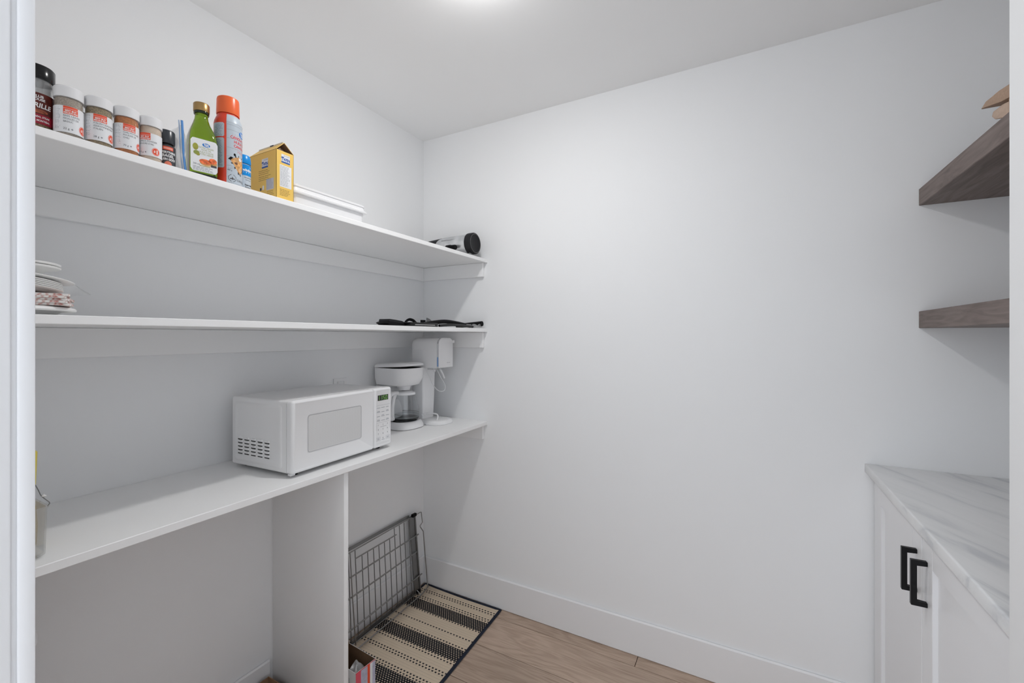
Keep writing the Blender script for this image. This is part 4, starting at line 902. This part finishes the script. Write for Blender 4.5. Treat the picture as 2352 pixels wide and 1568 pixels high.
def flatbar(nm, a, b, wdir, wd, th, m):
    A = Vector(a); Bv = Vector(b); ax = (Bv - A).normalized(); wv = Vector(wdir); wv = (wv - ax * wv.dot(ax)).normalized(); n = ax.cross(wv)
    bm = bmesh.new(); q = []
    for P in (A, Bv): q.append([bm.verts.new(P + wv * s * wd / 2 + n * u * th / 2) for s, u in ((-1, -1), (1, -1), (1, 1), (-1, 1))])
    bm.faces.new(q[0]); bm.faces.new(q[1])
    for i in range(4): bm.faces.new((q[0][i], q[0][(i + 1) % 4], q[1][(i + 1) % 4], q[1][i]))
    bmesh.ops.bevel(bm, geom=bm.edges[:], offset=.0008, segments=1, affect='EDGES')
    return link(nm, bm_out(bm, nm), m, t)
UPV = (-.085, 0, 1)
flatbar('top_rail', rp(YL, .4080, -.008), rp(-.128, .4165, -.008), UPV, .014, .006, DCHROME)
flatbar('bottom_rail', rp(YL, .0150, -.006), rp(-.112, .0260, -.006), UPV, .016, .006, DCHROME)
flatbar('bottom_rail_lip', rp(YL, .0085, .0015), rp(-.118, .0190, .0015), UPV, .003, .006, CHROME)
flatbar('slide_channel', rp(-.1085, .412, -.006), rp(-.1030, .018, -.006), (0, 1, 0), .034, .005, mat('dark steel', (.27, .27, .27), .42, metal=1))
flatbar('slide_edge', rp(-.1280, .408, -.003), rp(-.1225, .020, -.003), (0, 1, 0), .009, .008, DCHROME)
flatbar('slide_edge', rp(-.0890, .408, -.003), rp(-.0835, .004, -.003), (0, 1, 0), .008, .008, DCHROME)
box('slide_stop', tuple([rp(-.125, 0, 0)[0] - .034, rp(-.125, 0, 0)[0] - .020, .178, .208, .398, .414]), BLK, t, bev=.002)
box('slide_stop', tuple([-.012, .0035, .180, .212, .0005, .016]), BLK, t, bev=.002)

# open carton of plastic bags on the rug beside the divider
t = thing('bag_carton', 'open pink and white carton holding plastic bags on the rug', 'box', (.280, -.741, .0066), D(-4))
hx, hy, Hb, th = .075, .043, .160, .0012
bm = bmesh.new()
for b in ((-hx, hx, -hy, -hy + th, 0, Hb), (-hx, hx, hy - th, hy, 0, Hb + .002), (-hx, -hx + th, -hy, hy, 0, Hb + .012), (hx - th, hx, -hy, hy, 0, Hb), (-hx, hx, -hy, hy, 0, th)): addbox(bm, b)
link('carton', bm_out(bm, 'c'), mat('white carton', (.78, .78, .78), .45), t)
bm = bmesh.new(); e = .0004
for b in ((-hx + th, hx - th, -hy + th, -hy + th + e, th, Hb - .001), (-hx + th, hx - th, hy - th - e, hy - th, th, Hb + .0018), (-hx + th, -hx + th + e, -hy + th, hy - th, th, Hb + .011), (hx - th - e, hx - th, -hy + th, hy - th, th, Hb - .001)): addbox(bm, b)
link('inner_liner', bm_out(bm, 'i'), KRAFTI, t)
F_ = lambda off: pmap((hx, 0, 0), (0, 1, 0), (0, 0, 1), off)
patch('pink_panel', -hy, -hy + .022, 0, Hb, PINK, t, F_(.0003), 2); patch('lilac_panel', -hy + .022, .008, .004, Hb - .003, LILAC, t, F_(.0004), 2); patch('red_stripe', .008, .019, 0, Hb, LABR, t, F_(.0003), 2); patch('white_stripe', .019, .030, 0, Hb, LABW, t, F_(.0003), 2); patch('grey_stripe', .030, hy, 0, Hb, LILAC, t, F_(.0003), 2)
patch('red_edge', -hy, hy, Hb - .003, Hb, INKR, t, F_(.0006), 2)
S_ = pmap((0, -hy, 0), (1, 0, 0), (0, 0, 1), .0004); bars('fine_print', [(hx - .055 + .006 * k, .03, .0022, .10) for k in range(4)], INKG, t, S_)
o = sheet('plastic_bag', lambda u, v: (.005 + .045 * u + .006 * math.sin(7 * v), -.030 + .055 * v + .008 * math.sin(5 * u), .095 + .058 * math.sin(PI * (.15 + .75 * v)) * (1 - .5 * abs(u - .35)) + .005 * math.sin(13 * u + 9 * v)), 12, 12, .0004, BAGW)
o.parent = None; tag(o, 'crumpled translucent white plastic bag poking out of the pink carton', 'bag'); o.location = (.280, -.741, .0066)

# brown cardboard box by the left wall
t = thing('cardboard_box', 'open brown cardboard box by the left wall under the shelf', 'box', (.125, -1.005, .0003))
hx, hy, Hb, th = .105, .108, .1085, .003
bm = bmesh.new()
for b in ((-hx, hx, -hy, -hy + th, 0, Hb), (-hx, hx, hy - th, hy, 0, Hb), (-hx, -hx + th, -hy + th, hy - th, 0, Hb), (hx - th, hx, -hy + th, hy - th, 0, Hb), (-hx + th, hx - th, -hy + th, hy - th, 0, th)): addbox(bm, b)
link('carton', bm_out(bm, 'c'), KRAFTD, t)
